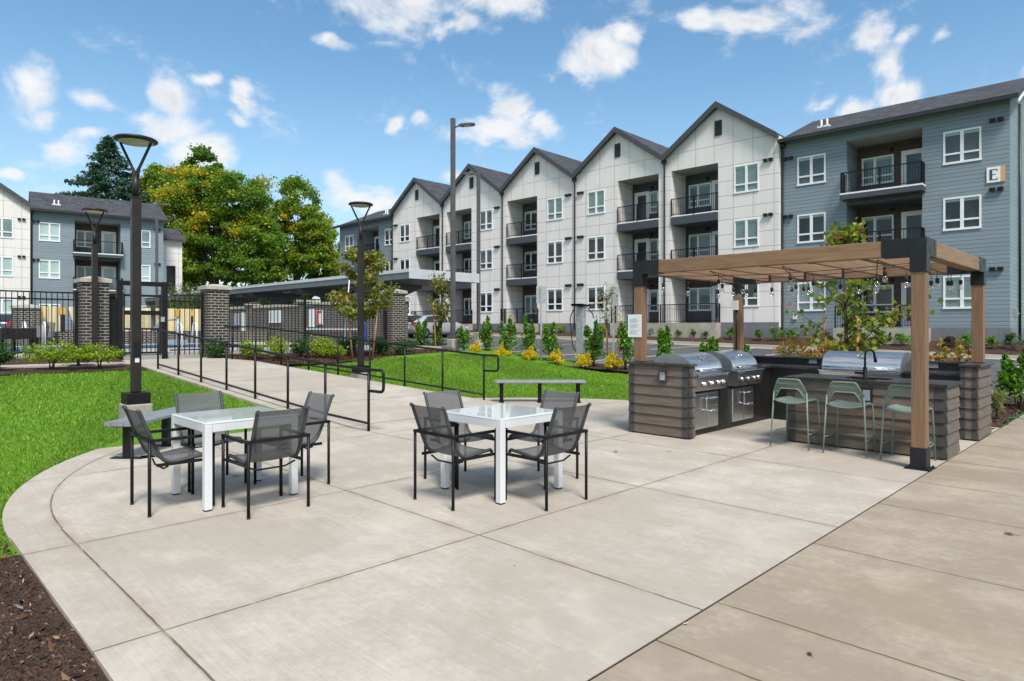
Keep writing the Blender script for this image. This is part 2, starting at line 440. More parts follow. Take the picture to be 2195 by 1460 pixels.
def mk_vgroove(name, c):
    m, nt, b = newmat(name); p = coords(nt); x, y, z = nt.sep(p)
    f = nt.m('FRACT', nt.m('DIVIDE', nt.m('ADD', x, nt.m('MULTIPLY', y, .8)), .41))
    e = nt.m('LESS_THAN', f, .03)
    n = nt.noise(p, 1.2, 5)
    cc = nt.mix(nt.rng(n, .3, .7), tuple(k * .9 for k in c), tuple(k * 1.1 for k in c))
    cc = nt.mix(nt.m('MULTIPLY', e, .6), cc, tuple(k * .35 for k in c))
    nt.put(b.inputs['Base Color'], cc); b.inputs['Roughness'].default_value = .6; return m
M['skirt'] = mk_vgroove('plinth_boards', (.165, .170, .195))
def mk_shingle():
    m, nt, b = newmat('shingles'); p = coords(nt); x, y, z = nt.sep(p)
    br = nt.new('ShaderNodeTexBrick'); nt.put(br.inputs['Vector'], nt.comb(nt.m('ADD', x, nt.m('MULTIPLY', y, .37)), nt.m('MULTIPLY', z, 2.6), 0))
    br.inputs['Scale'].default_value = 1.; br.inputs['Brick Width'].default_value = .33; br.inputs['Row Height'].default_value = .36; br.inputs['Mortar Size'].default_value = .012
    nt.put(br.inputs['Color1'], (.036, .039, .046)); nt.put(br.inputs['Color2'], (.072, .076, .086)); nt.put(br.inputs['Mortar'], (.02, .021, .025))
    n = nt.noise(p, 20, 4, .7)
    c = nt.mix(nt.m('MULTIPLY', nt.rng(n, .4, .7), .4), br.outputs[0], (.11, .115, .13))
    nt.put(b.inputs['Base Color'], c); b.inputs['Roughness'].default_value = .9; b.inputs['Specular IOR Level'].default_value = .2; return m
M['shingle'] = mk_shingle()
def mk_brick():
    m, nt, b = newmat('dark_brick'); p = coords(nt); x, y, z = nt.sep(p)
    nrm = nt.sep(nt.new('ShaderNodeNewGeometry').outputs['True Normal'])
    ax = nt.m('GREATER_THAN', nt.m('ABSOLUTE', nrm[0]), .5)
    u = nt.m('ADD', nt.m('MULTIPLY', x, nt.m('SUBTRACT', 1., ax)), nt.m('MULTIPLY', y, ax))
    br = nt.new('ShaderNodeTexBrick'); nt.put(br.inputs['Vector'], nt.comb(u, z, 0))
    br.inputs['Scale'].default_value = 1.; br.inputs['Brick Width'].default_value = .215; br.inputs['Row Height'].default_value = .082
    br.inputs['Mortar Size'].default_value = .0095; br.inputs['Mortar Smooth'].default_value = .15; br.inputs['Bias'].default_value = -.1
    nt.put(br.inputs['Color1'], (.016, .014, .013)); nt.put(br.inputs['Color2'], (.046, .040, .036)); nt.put(br.inputs['Mortar'], (.36, .33, .285))
    n = nt.noise(p, 24, 5, .7)
    c = nt.mix(nt.m('MULTIPLY', nt.rng(n, .45, .75), .25), br.outputs[0], (.16, .14, .12))
    nt.put(b.inputs['Base Color'], c); b.inputs['Roughness'].default_value = .8
    nt.put(b.inputs['Normal'], nt.bump(nt.m('SUBTRACT', nt.m('MULTIPLY', n, .3), br.outputs['Fac']), .6, .008)); return m
M['brick'] = mk_brick()
def wood(name, c, axis, cont=.45, scale=1.):
    m, nt, b = newmat(name); p = coords(nt)
    sc = {'x': (.7, 14, 14), 'y': (14, .7, 14), 'z': (14, 14, .7)}[axis]
    g = nt.noise(nt.v('MULTIPLY', p, sc), 1.5 * scale, 6, .65, 1.2)
    g2 = nt.noise(nt.v('MULTIPLY', p, tuple(k * 4 for k in sc)), 1.5 * scale, 4, .6, .4)
    f = nt.m('ADD', nt.m('MULTIPLY', g, .7), nt.m('MULTIPLY', g2, .3))
    cc = nt.mix(nt.rng(f, .32, .68), tuple(k * (1 - cont) for k in c), tuple(min(1, k * (1 + cont * .5)) for k in c))
    nt.put(b.inputs['Base Color'], cc); nt.put(b.inputs['Roughness'], nt.rng(g2, .3, .7, .55, .78))
    nt.put(b.inputs['Normal'], nt.bump(f, .25, .006)); return m
M['woodx'] = wood('cedar_x', (.25, .145, .080), 'x', .34); M['woody'] = wood('cedar_y', (.265, .158, .090), 'y', .34); M['woodz'] = wood('cedar_z', (.215, .124, .070), 'z', .34)
def board(name, c):
    """weathered grey-brown rustic boards with pale knots and cracks"""
    m, nt, b = newmat(name); p = coords(nt); x, y, z = nt.sep(p)
    row = nt.m('FLOOR', nt.m('DIVIDE', z, .148))
    q = nt.comb(nt.m('ADD', nt.m('MULTIPLY', x, 1.), nt.m('MULTIPLY', row, 3.3)), nt.m('ADD', y, nt.m('MULTIPLY', row, 1.7)), nt.m('MULTIPLY', z, 16))
    g = nt.noise(q, 2.1, 6, .68, 1.0); g2 = nt.noise(nt.v('MULTIPLY', q, (1, 1, 3)), 5, 4, .6)
    f = nt.m('ADD', nt.m('MULTIPLY', g, .65), nt.m('MULTIPLY', g2, .35))
    cc = nt.mix(nt.rng(f, .3, .7), tuple(k * .62 for k in c), tuple(k * 1.35 for k in c))
    kn = nt.rng(nt.noise(nt.v('MULTIPLY', q, (1.3, 1.3, .35)), 3.3, 4, .7, 1.5), .66, .74)
    cc = nt.mix(nt.m('MULTIPLY', kn, .55), cc, (.26, .21, .155))
    nt.put(b.inputs['Base Color'], cc); b.inputs['Roughness'].default_value = .75
    nt.put(b.inputs['Normal'], nt.bump(f, .4, .006)); return m
M['board'] = board('rustic_board', (.125, .098, .078))
M['boardtrim'] = simple('dark_trim', (.045, .040, .040), .6, var=.25, nscale=6, bump=.1)
M['blackstone'] = simple('black_counter', (.034, .031, .032), .32, var=.3, nscale=14)
M['blackpanel'] = simple('black_panel', (.016, .015, .015), .45, var=.25, nscale=5)
M['black'] = simple('black_powder_coat', (.008, .008, .009), .48, var=.25, nscale=8, bump=.05, bscale=300, spec=.28)
M['bracket'] = simple('bracket_steel', (.008, .010, .013), .5, var=.3, nscale=5, bump=.05, bscale=200, spec=.4)
M['bronze'] = simple('bronze_pole_paint', (.022, .019, .018), .45, var=.2, nscale=4, bump=.04, bscale=200, spec=.3)
M['greypole'] = simple('grey_pole_paint', (.085, .082, .085), .40, var=.15, nscale=3)
M['chairframe'] = simple('chair_frame', (.009, .009, .010), .45, var=.2, nscale=9, spec=.25)
M['chairrail'] = simple('chair_rail', (.045, .048, .054), .55, var=.15, nscale=9)
def mk_sling():
    m, nt, b = newmat('sling_mesh'); p = coords(nt); x, y, z = nt.sep(p)
    g = nt.noise(nt.v('MULTIPLY', p, (1, 1, 1)), 260, 2, .6)
    c = nt.mix(nt.rng(g, .35, .65), (.070, .072, .078), (.125, .126, .133))
    nt.put(b.inputs['Base Color'], c); b.inputs['Roughness'].default_value = .7
    tr = nt.new('ShaderNodeBsdfTransparent'); mx = nt.new('ShaderNodeMixShader'); mx.inputs[0].default_value = .86
    nt.l.new(tr.outputs[0], mx.inputs[1]); nt.l.new(b.outputs[0], mx.inputs[2])
    nt.l.new(mx.outputs[0], m.node_tree.nodes['Material Output'].inputs['Surface']); return m
M['sling'] = mk_sling()
M['white'] = simple('white_powder_coat', (.64, .655, .67), .35, var=.03, nscale=4)
M['trim'] = simple('white_vinyl', (.78, .79, .81), .45, var=.04, nscale=3)
def mk_tabletop():
    m, nt, b = newmat('frosted_glass_top'); p = coords(nt)
    n = nt.noise(p, 3, 4)
    nt.put(b.inputs['Base Color'], nt.mix(n, (.60, .68, .67), (.68, .75, .74)))
    b.inputs['Roughness'].default_value = .05; b.inputs['Coat Weight'].default_value = .6; b.inputs['Coat Roughness'].default_value = .03; return m
M['tabletop'] = mk_tabletop()
M['benchslat'] = simple('bench_slat', (.21, .228, .255), .48, var=.12, nscale=7, bump=.1, bscale=160)
def mk_steel(name, c, rough, axis):
    m, nt, b = newmat(name); p = coords(nt)
    sc = {'x': (1, 60, 60), 'z': (60, 60, 1)}[axis]
    g = nt.noise(nt.v('MULTIPLY', p, sc), 4, 4, .6)
    nt.put(b.inputs['Base Color'], nt.mix(nt.rng(g, .3, .7), tuple(k * .85 for k in c), c)); b.inputs['Metallic'].default_value = 1
    nt.put(b.inputs['Roughness'], nt.rng(g, .3, .7, rough * .8, rough * 1.25)); nt.put(b.inputs['Normal'], nt.bump(g, .05, .001)); return m
M['steel'] = mk_steel('brushed_steel', (.82, .83, .84), .30, 'x')
M['steelside'] = simple('steel_side', (.30, .31, .32), .5, metal=.7, var=.1)
M['chrome'] = mk_steel('polished_steel', (.80, .81, .83), .12, 'x')
M['knob'] = simple('knob_chrome', (.75, .76, .78), .18, metal=1., var=.05)
M['knobring'] = simple('knob_ring', (.16, .035, .025), .35, var=.1)
M['galv'] = simple('galvanised_steel', (.42, .44, .46), .45, metal=.6, var=.15, nscale=14)
M['roofmetal'] = simple('carport_fascia', (.50, .53, .55), .5, var=.06, nscale=2)
M['carportgrey'] = simple('carport_steel', (.115, .135, .145), .5, var=.1, nscale=2)
M['sage'] = simple('sage_green_paint', (.165, .222, .182), .48, var=.08, nscale=8)
def mk_perf():
    m, nt, b = newmat('perforated_sage'); p = coords(nt)
    vo = nt.new('ShaderNodeTexVoronoi', feature='DISTANCE_TO_EDGE'); nt.put(vo.inputs['Vector'], p); vo.inputs['Scale'].default_value = 46; vo.inputs['Randomness'].default_value = .25
    nt.put(b.inputs['Base Color'], (.155, .208, .170)); b.inputs['Roughness'].default_value = .45
    tr = nt.new('ShaderNodeBsdfTransparent'); mx = nt.new('ShaderNodeMixShader')
    nt.put(mx.inputs[0], nt.m('LESS_THAN', vo.outputs['Distance'], .16))
    nt.l.new(tr.outputs[0], mx.inputs[1]); nt.l.new(b.outputs[0], mx.inputs[2])
    nt.l.new(mx.outputs[0], m.node_tree.nodes['Material Output'].inputs['Surface']); return m
M['perf'] = mk_perf()
M['plastic'] = simple('grey_plastic', (.30, .34, .38), .4, var=.05)
M['paper'] = simple('notice_paper', (.66, .70, .70), .6, var=.03)
M['ink'] = simple('grey_print', (.30, .33, .34), .7, var=.05)
M['rubber'] = simple('black_rubber', (.012, .012, .012), .6, var=.2)
def mk_glass(name, c, c2, rough=.03):
    """window glass over a dim room: dark body, mirror coat"""
    m, nt, b = newmat(name); p = coords(nt)
    n = nt.noise(p, .8, 3, .5, .6)
    nt.put(b.inputs['Base Color'], nt.mix(nt.rng(n, .35, .65), c, c2)); b.inputs['Roughness'].default_value = rough
    b.inputs['Specular IOR Level'].default_value = .55
    nt.put(b.inputs['Normal'], nt.bump(nt.noise(p, 1.3, 2), .03, .02)); return m
M['glassdark'] = mk_glass('window_glass_dark', (.010, .014, .014), (.035, .045, .042))
M['glassblind'] = mk_glass('window_glass_over_blind', (.12, .185, .18), (.16, .235, .225))
M['glassmid'] = mk_glass('window_glass_half_lit', (.035, .058, .062), (.065, .095, .10))
M['glasspale'] = mk_glass('window_glass_pale_blind', (.33, .45, .42), (.40, .52, .49))
M['blindedge'] = simple('roller_blind_head', (.28, .42, .37), .5, var=.05)
M['carglass'] = mk_glass('car_glass', (.010, .013, .014), (.025, .03, .03))
M['silver'] = simple('silver_car_paint', (.47, .49, .51), .30, metal=.45, var=.03, coat=.8)
M['whitecar'] = simple('white_car_paint', (.72, .73, .74), .3, var=.03, coat=.8)
M['greycar'] = simple('grey_car_paint', (.06, .065, .075), .3, metal=.3, var=.03, coat=.8)
M['redlens'] = simple('red_lamp_lens', (.42, .012, .015), .2, var=.05)
M['clearlens'] = simple('clear_lamp_lens', (.62, .62, .6), .15, var=.05)
M['led'] = simple('led_panel', (.46, .42, .41), .35, var=.25, nscale=60)
M['gutter'] = simple('gutter_metal', (.016, .017, .019), .45, var=.15)
M['rake'] = simple('rake_board', (.050, .054, .062), .55, var=.1)
M['soffit'] = simple('soffit_board', (.36, .34, .31), .7, var=.05)
M['charcoal'] = simple('balcony_fascia', (.052, .058, .070), .5, var=.1)
M['orange'] = simple('orange_sign_panel', (.62, .34, .15), .5, var=.04)
M['canvas'] = simple('pale_yellow_panel', (.66, .57, .35), .75, var=.06, nscale=3)
M['amber'] = simple('amber_panel', (.55, .32, .05), .7, var=.08)
M['tile'] = simple('blue_pool_tile', (.015, .075, .19), .2, var=.4, nscale=22)
M['plaster'] = simple('pool_plaster', (.60, .66, .68), .6, var=.05)
M['blueplastic'] = simple('blue_plastic', (.02, .07, .35), .4, var=.1)
M['whiteplastic'] = simple('white_plastic', (.70, .72, .74), .4, var=.05)
M['redsign'] = simple('red_sign_face', (.55, .03, .04), .5, var=.05)
M['linepaint'] = simple('road_paint', (.62, .62, .60), .7, var=.15, nscale=12)
M['dryleaf'] = simple('dry_leaf', (.34, .19, .07), .7, var=.25, nscale=20)
def mk_bulb():
    m, nt, b = newmat('clear_bulb')
    g = nt.new('ShaderNodeBsdfGlossy'); g.inputs['Roughness'].default_value = .05; nt.put(g.inputs['Color'], (.9, .9, .88))
    tr = nt.new('ShaderNodeBsdfTransparent'); nt.put(tr.inputs['Color'], (.93, .93, .92))
    lw = nt.new('ShaderNodeLayerWeight'); lw.inputs['Blend'].default_value = .45
    mx = nt.new('ShaderNodeMixShader'); nt.put(mx.inputs[0], nt.m('ADD', nt.m('MULTIPLY', lw.outputs['Facing'], .75), .12))
    nt.l.new(tr.outputs[0], mx.inputs[1]); nt.l.new(g.outputs[0], mx.inputs[2])
    nt.l.new(mx.outputs[0], m.node_tree.nodes['Material Output'].inputs['Surface']); return m
M['bulb'] = mk_bulb()
def mk_water():
    m, nt, b = newmat('pool_water'); p = coords(nt)
    nt.put(b.inputs['Base Color'], (.30, .52, .60)); b.inputs['Roughness'].default_value = .04
    nt.put(b.inputs['Normal'], nt.bump(nt.noise(p, 5, 3), .12, .05)); return m
M['water'] = mk_water()

# ------------------------------------------------------------------ terrain
def clampv(v, a, b): return np.minimum(np.maximum(v, a), b)
def zlot(X, Y):
    X = clampv(np.asarray(X, float), -75, 30); Y = clampv(np.asarray(Y, float), 0, 60)
    return .03 + .022 * (-X - 1.8) + .012 * (Y - 15)
def ramp_z(X):
    return clampv(.0765 * (-np.asarray(X, float) - 9.0), 0, .64)
def lawn_z(X, Y):
    X = np.asarray(X, float); Y = np.asarray(Y, float)
    left = clampv(.0765 * (-X - 9.15), 0, .64)
    dist = np.hypot(X - CX0, Y - CY0) - RAD
    right = (clampv(.075 * (-X - 11.7), 0, .52) + clampv(.035 * (Y - 9), 0, .26)) * clampv(dist / 2.4, 0, 1) * clampv((-X - 6) / 3, 0, 1)
    k = clampv((Y - 5.2) / 2.4, 0, 1)
    return left * (1 - k) + right * k - .035
def sheet(name, x0, x1, y0, y1, nx, ny, zf, mat, kind='structure'):
    xs = np.linspace(x0, x1, nx + 1); ys = np.linspace(y0, y1, ny + 1)
    X, Y = np.meshgrid(xs, ys); Z = zf(X, Y) + np.zeros_like(X)
    V = np.stack([X.ravel(), Y.ravel(), Z.ravel()], 1)
    i = np.arange(nx); j = np.arange(ny); I, J = np.meshgrid(i, j); a = (J * (nx + 1) + I).ravel()
    F = np.stack([a, a + 1, a + nx + 2, a + nx + 1], 1)
    o = raw_mesh(name, V, F, mat, smooth=True)
    o['kind'] = kind; return o
def rough(X, Y, s, a):
    return a * (np.sin(X * 3.1 * s + Y * 1.7 * s) + np.sin(Y * 4.3 * s - X * 2.2 * s + 1) + np.sin(X * 7.7 * s + 2) * np.sin(Y * 6.9 * s)) / 3
sheet('ground', -700, 700, -700, 700, 40, 40, lambda X, Y: zlot(X, Y) - .75, M['turf'])
sheet('lawn', -18.2, 0, -4, 17, 90, 100, lawn_z, M['turf'])
sheet('parking_lot', -80, 40, 17.3, 33, 60, 10, zlot, M['asphalt'])
tag(sheet('driveway', -80, -36, -60, 17.3, 20, 30, lambda X, Y: zlot(X, np.maximum(Y, 4)) + .004, M['asphalt']), kind='structure')
# mulch
sheet('mulch_bed', -5.6, -1.80, -4, .80, 40, 50, lambda X, Y: -.022 + rough(X, Y, 2.2, .010), M['mulch'])
sheet('mulch_bed', -20.6, -16.75, -14, 4.9, 30, 80, lambda X, Y: lawn_z(X, Y) + .028 + clampv((-X - 19) * .09, 0, .12) + rough(X, Y, 1.5, .012), M['mulch'])
sheet('mulch_bed', -20.6, -17.55, 7.4, 16.2, 30, 60, lambda X, Y: .50 + .075 * (-X - 17.7) + rough(X, Y, 1.5, .03), M['mulch'])
sheet('mulch_bed', -17.6, 3, 15.55, 17.15, 120, 16, lambda X, Y: zlot(X, Y) + .035 + rough(X, Y, 1.5, .02), M['mulch'])
sheet('mulch_bed', -6.6, -1.83, 11.7, 16.2, 40, 40, lambda X, Y: clampv(zlot(X, Y), 0.0, 1) + .0 + rough(X, Y, 2, .02), M['mulch'])
def bed_z(X, Y):
    base = zlot(X, 32.2) + .15
    return base + .02 + clampv((Y - 32.3) * .20, 0, .42) + rough(X, Y, 1.1, .03)
sheet('mulch_bed', -62, 14, 32.25, 36.5, 160, 24, bed_z, M['mulch'])
# patio slab, with round lawn side, and the walk beside it
def rim(a): return np.clip((195 - a) / 45, 0, 1) * .28
def patio_outline():
    pts = [(-1.796, .79), (-1.796, 12.4), (-5.0, 12.4)]
    for i in range(61):
        a = 84 + 186 * i / 60; q = RAD + rim(a); pts.append((CX0 + q * math.cos(R(a)), CY0 + q * math.sin(R(a))))
    pts = [p for p in pts if p[1] > .785 or p[0] < -6]
    return pts + [(-6.0, .79)]
MB().prism(patio_outline(), -.14, 0).build('patio', M['patio'])['kind'] = 'structure'
mbp = MB()
mbp.box(-1.779, 1.3, -4, 20, -.15, .001)
mbp.build('sidewalk', M['sidewalk'])['kind'] = 'structure'
MB().box(-1.81, -1.765, .4, 16, -.15, -.005).build('joint_filler', M['rubber'])['kind'] = 'structure'
# ramp: sloping walk from the patio up to the pool gate, then a landing
def ramp_mesh():
    xs = [-9.0 - .35 * i for i in range(24)] + [-17.35, -20.1]
    V = []; F = []
    for X in xs:
        k = min(1, (-X - 9.0) / 8.4)
        yl = 5.15 - .42 * k - (0.0 if X > -17.36 else .3); yr = 9.15 - 1.65 * k
        z = float(ramp_z(X)) + .004
        V += [(X, yl, z), (X, yr, z), (X, yl, z - .5), (X, yr, z - .5)]
    n = len(xs)
    for i in range(n - 1):
        a = 4 * i; b = 4 * (i + 1)
        F += [(a, a + 1, b + 1, b), (a, b, b + 2, a + 2), (a + 1, a + 3, b + 3, b + 1)]
    o = MB().add(V, F).build('ramp', M['ramp']); o['kind'] = 'structure'
ramp_mesh()
MB().box(-19.0, -18.1, -14, 4.5, .2, .665).build('path', M['ramp'])['kind'] = 'structure'
# kerbs follow the slope of the lot
def kerb(y0, y1, x0, x1, h):
    n = 40; V = []; F = []
    for i in range(n + 1):
        X = x0 + (x1 - x0) * i / n; z = float(zlot(X, (y0 + y1) / 2))
        V += [(X, y0, z - .2), (X, y0, z + h), (X, y1, z + h), (X, y1, z - .2)]
    for i in range(n):
        a = 4 * i; b = a + 4
        F += [(a, b, b + 1, a + 1), (a + 1, b + 1, b + 2, a + 2), (a + 2, b + 2, b + 3, a + 3)]
    MB().add(V, F).build('kerb', M['kerb'])['kind'] = 'structure'
kerb(32.05, 32.26, -62, 20, .15); kerb(17.12, 17.30, -34, 20, .085)
kerb(31.2, 32.06, -62, 20, .012)
# painted stall lines
ml = MB()
def stripe(x0, x1, y0, y1):
    P = [(x0, y0), (x1, y0), (x1, y1), (x0, y1)]
    ml.poly([(a, b, float(zlot(a, b)) + .006) for a, b in P])
for i in range(22):
    X = 2.0 - 2.72 * i
    stripe(X - .05, X + .05, 26.2, 31.2); 
    if X < -5: stripe(X - .05, X + .05, 17.6, 22.8)
stripe(-5, 8, 18.35, 18.46); stripe(-6, -5.1, 25.9, 26.0); stripe(-4.9, -4.0, 25.9, 26.0); stripe(-5.2, 6, 17.32, 17.5)
ml.build('road_marking', M['linepaint'])['kind'] = 'structure'

# ------------------------------------------------------------------ apartment blocks
def wall_grid(mb, x0, x1, z0, z1, holes, y, mi=0):
    xs = sorted({x0, x1, *[h[0] for h in holes], *[h[1] for h in holes]}); zs = sorted({z0, z1, *[h[2] for h in holes], *[h[3] for h in holes]})
    xs = [v for v in xs if x0 <= v <= x1]; zs = [v for v in zs if z0 <= v <= z1]
    for a, b in zip(xs, xs[1:]):
        for c, d in zip(zs, zs[1:]):
            mx, mz = (a + b) / 2, (c + d) / 2
            if any(h[0] < mx < h[1] and h[2] < mz < h[3] for h in holes): continue
            mb.quad((a, y, c), (b, y, c), (b, y, d), (a, y, d), mi)
wr = random.Random(3)
def window(par, x0, x1, z0, z1, y, glass, split=.5, rail=.30):
    """white vinyl window: casing, centre mullion, low rail; its panes sit back in the frame"""
    if wr.random() < .3: glass = wr.choice(['glassdark', 'glassmid', 'glassblind']) if glass != 'glasspale' else 'glassblind'
    w = .075; f = MB()
    f.box(x0, x1, y - .03, y + .05, z1 - w, z1); f.box(x0 - .015, x1 + .015, y - .045, y + .05, z0 - .02, z0 + w)
    f.box(x0, x0 + w, y - .028, y + .05, z0 + w, z1 - w); f.box(x1 - w, x1, y - .028, y + .05, z0 + w, z1 - w)
    xm = x0 + (x1 - x0) * split; zr = z0 + (z1 - z0) * rail
    f.box(xm - .065, xm + .065, y - .026, y + .05, z0 + w, z1 - w)
    f.box(x0 + w, xm - .065, y - .018, y + .05, zr - .04, zr + .04); f.box(xm + .065, x1 - w, y - .018, y + .05, zr - .04, zr + .04)
    o = f.build('window', M['trim'], par)
    p = MB()
    for a, b in ((x0 + w, xm - .065), (xm + .065, x1 - w)):
        for c, d in ((z0 + w, zr - .04), (zr + .04, z1 - w)): p.quad((a, y + .03, c), (b, y + .03, c), (b, y + .03, d), (a, y + .03, d))
    for a, b in ((x0 + w, xm - .065), (xm + .065, x1 - w)): p.box(a, b, y + .022, y + .029, z1 - w - .12, z1 - w, 1)
    p.build('pane', [M[glass], M['blindedge']], o)
def door(par, x0, x1, z0, z1, y, glass):
    w = .15; f = MB()
    f.box(x0 - .07, x0, y - .03, y + .04, z0, z1 + .07); f.box(x1, x1 + .07, y - .03, y + .04, z0, z1 + .07); f.box(x0, x1, y - .03, y + .04, z1, z1 + .07)
    f.box(x0, x0 + w, y - .015, y + .04, z0, z1); f.box(x1 - w, x1, y - .015, y + .04, z0, z1)
    f.box(x0 + w, x1 - w, y - .015, y + .04, z1 - w, z1); f.box(x0 + w, x1 - w, y - .015, y + .04, z0, z0 + .28)
    o = f.build('door', M['trim'], par)
    MB().quad((x0 + w, y + .02, z0 + .28), (x1 - w, y + .02, z0 + .28), (x1 - w, y + .02, z1 - w), (x0 + w, y + .02, z1 - w)).build('pane', M[glass], o)
def railing_mesh(path, z0, h, gap=.115):
    """black picket railing along a plan polyline"""
    r = MB()
    for (ax, ay), (bx, by) in zip(path, path[1:]):
        L = math.hypot(bx - ax, by - ay); n = max(2, round(L / gap)); alongx = abs(bx - ax) > abs(by - ay)
        def bar(za, zb, t):
            if alongx: r.box(min(ax, bx) - t, max(ax, bx) + t, ay - t, ay + t, za, zb)
            else: r.box(ax - t * .98, ax + t * .98, min(ay, by) - t, max(ay, by) + t, za, zb)
        bar(z0 + h - .045, z0 + h, .026); bar(z0 + .08, z0 + .115, .02)
        for i in range(n + 1):
            x = ax + (bx - ax) * i / n; y = ay + (by - ay) * i / n
            t = .027 if i in (0, n) else .0095
            r.box(x - t, x + t, y - t, y + t, z0 + (0 if t > .02 else .1), z0 + h - .046)
        if L > 2.2:
            x = (ax + bx) / 2; y = (ay + by) / 2; r.box(x - .028, x + .028, y - .03, y + .03, z0 - .2, z0 + h - .04)
    return r
Z1, Z2, Z3, ZC = 1.80, 5.0, 7.97, 10.65
def alcove(root, x0, x1, y, wallmat, backs, glass, mirror, project, z1=Z1):
    """a stack of three recessed balconies: rooms' window and door at the back, slab and railing in front"""
    D = 1.7; yb = y + D
    floors = [(z1, Z2 - .48, backs[0]), (Z2, Z3 - .48, backs[1]), (Z3, ZC, backs[2])]
    side = MB(); side.quad((x0, y, z1), (x0, yb, z1), (x0, yb, ZC), (x0, y, ZC)); side.quad((x1, yb, z1), (x1, y, z1), (x1, y, ZC), (x1, yb, ZC))
    side.build('reveal_wall', M[wallmat], root)
    MB().quad((x0, y, ZC), (x1, y, ZC), (x1, yb, ZC), (x0, yb, ZC)).build('soffit', M['soffit'], root)
    for k, (a, b, bm) in enumerate(floors):
        W = x1 - x0
        wx = (.22, 1.65) if not mirror else (W - 1.65, W - .22); dx = (W - 1.15, W - .22) if not mirror else (.22, 1.15)
        zt = a + 2.08
        h = [(x0 + wx[0], x0 + wx[1], a + .72, zt), (x0 + dx[0], x0 + dx[1], a, zt)]
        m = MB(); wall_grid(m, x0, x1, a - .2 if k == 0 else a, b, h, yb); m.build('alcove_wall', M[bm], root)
        window(root, *h[0], yb, glass[k], split=.42, rail=.28); door(root, h[1][0], h[1][1], a + .01, zt, yb, glass[k])
        MB().box(x0 + W * .47, x0 + W * .47 + .14, yb - .16, yb, zt + .16, zt + .30).build('wall_light', M['black'], root)
        MB().box(x0 + wx[0] + .3, x0 + wx[0] + 1.35, yb - .05, yb, a + .18, a + .62).build('heater_grille', M['charcoal'], root)
        if k:
            yo = y - project; xa, xb = (x0 - .13, x1 + .13) if project > .2 else (x0 + .004, x1 - .004)
            s = MB()
            s.box(x0 + .002, x1 - .002, y + .002, yb - .002, a - .48, a)
            s.box(xa, xb, yo, y - .002, a - .27, a - .04) if project > .2 else s.box(xa, xb, yo - .03, y - .001, a - .48, a - .03)
            s.box(xa, xb, yo - .006, y - .003, a - .036, a + .035, 1)
            bal = s.build('balcony', [M['charcoal'], M['trim']], root)
            p = [(xa + .05, y - .03), (xa + .05, yo + .05), (xb - .05, yo + .05), (xb - .05, y - .03)] if project > .2 else [(xa + .03, yo + .02), (xb - .03, yo + .02)]
            railing_mesh(p, a + .03, 1.02).build('railing', M['black'], bal)
def downspout(root, x, y, ztop, zbot):
    d = MB(); d.box(x - .13, x + .13, y - .2, y - .02, ztop - .22, ztop); d.tube(fillet([(x, y - .1, ztop - .2), (x, y - .1, ztop - .45), (x, y - .06, ztop - .6), (x, y - .06, zbot + .3), (x + .06, y - .3, zbot)], .08), .05, 8)
    d.build('downspout', M['gutter'], root)
def vent_pair(root, x, y, z, n=2, gap=.28):
    m = MB()
    for i in range(n):
        a = x + i * gap; m.box(a, a + .2, y - .16, y, z, z + .06); m.box(a, a + .2, y - .13, y, z - .09, z - .002)
    m.build('vent_hood', M['bronze'], root)
GL = ['glassdark', 'glassmid', 'glassblind']
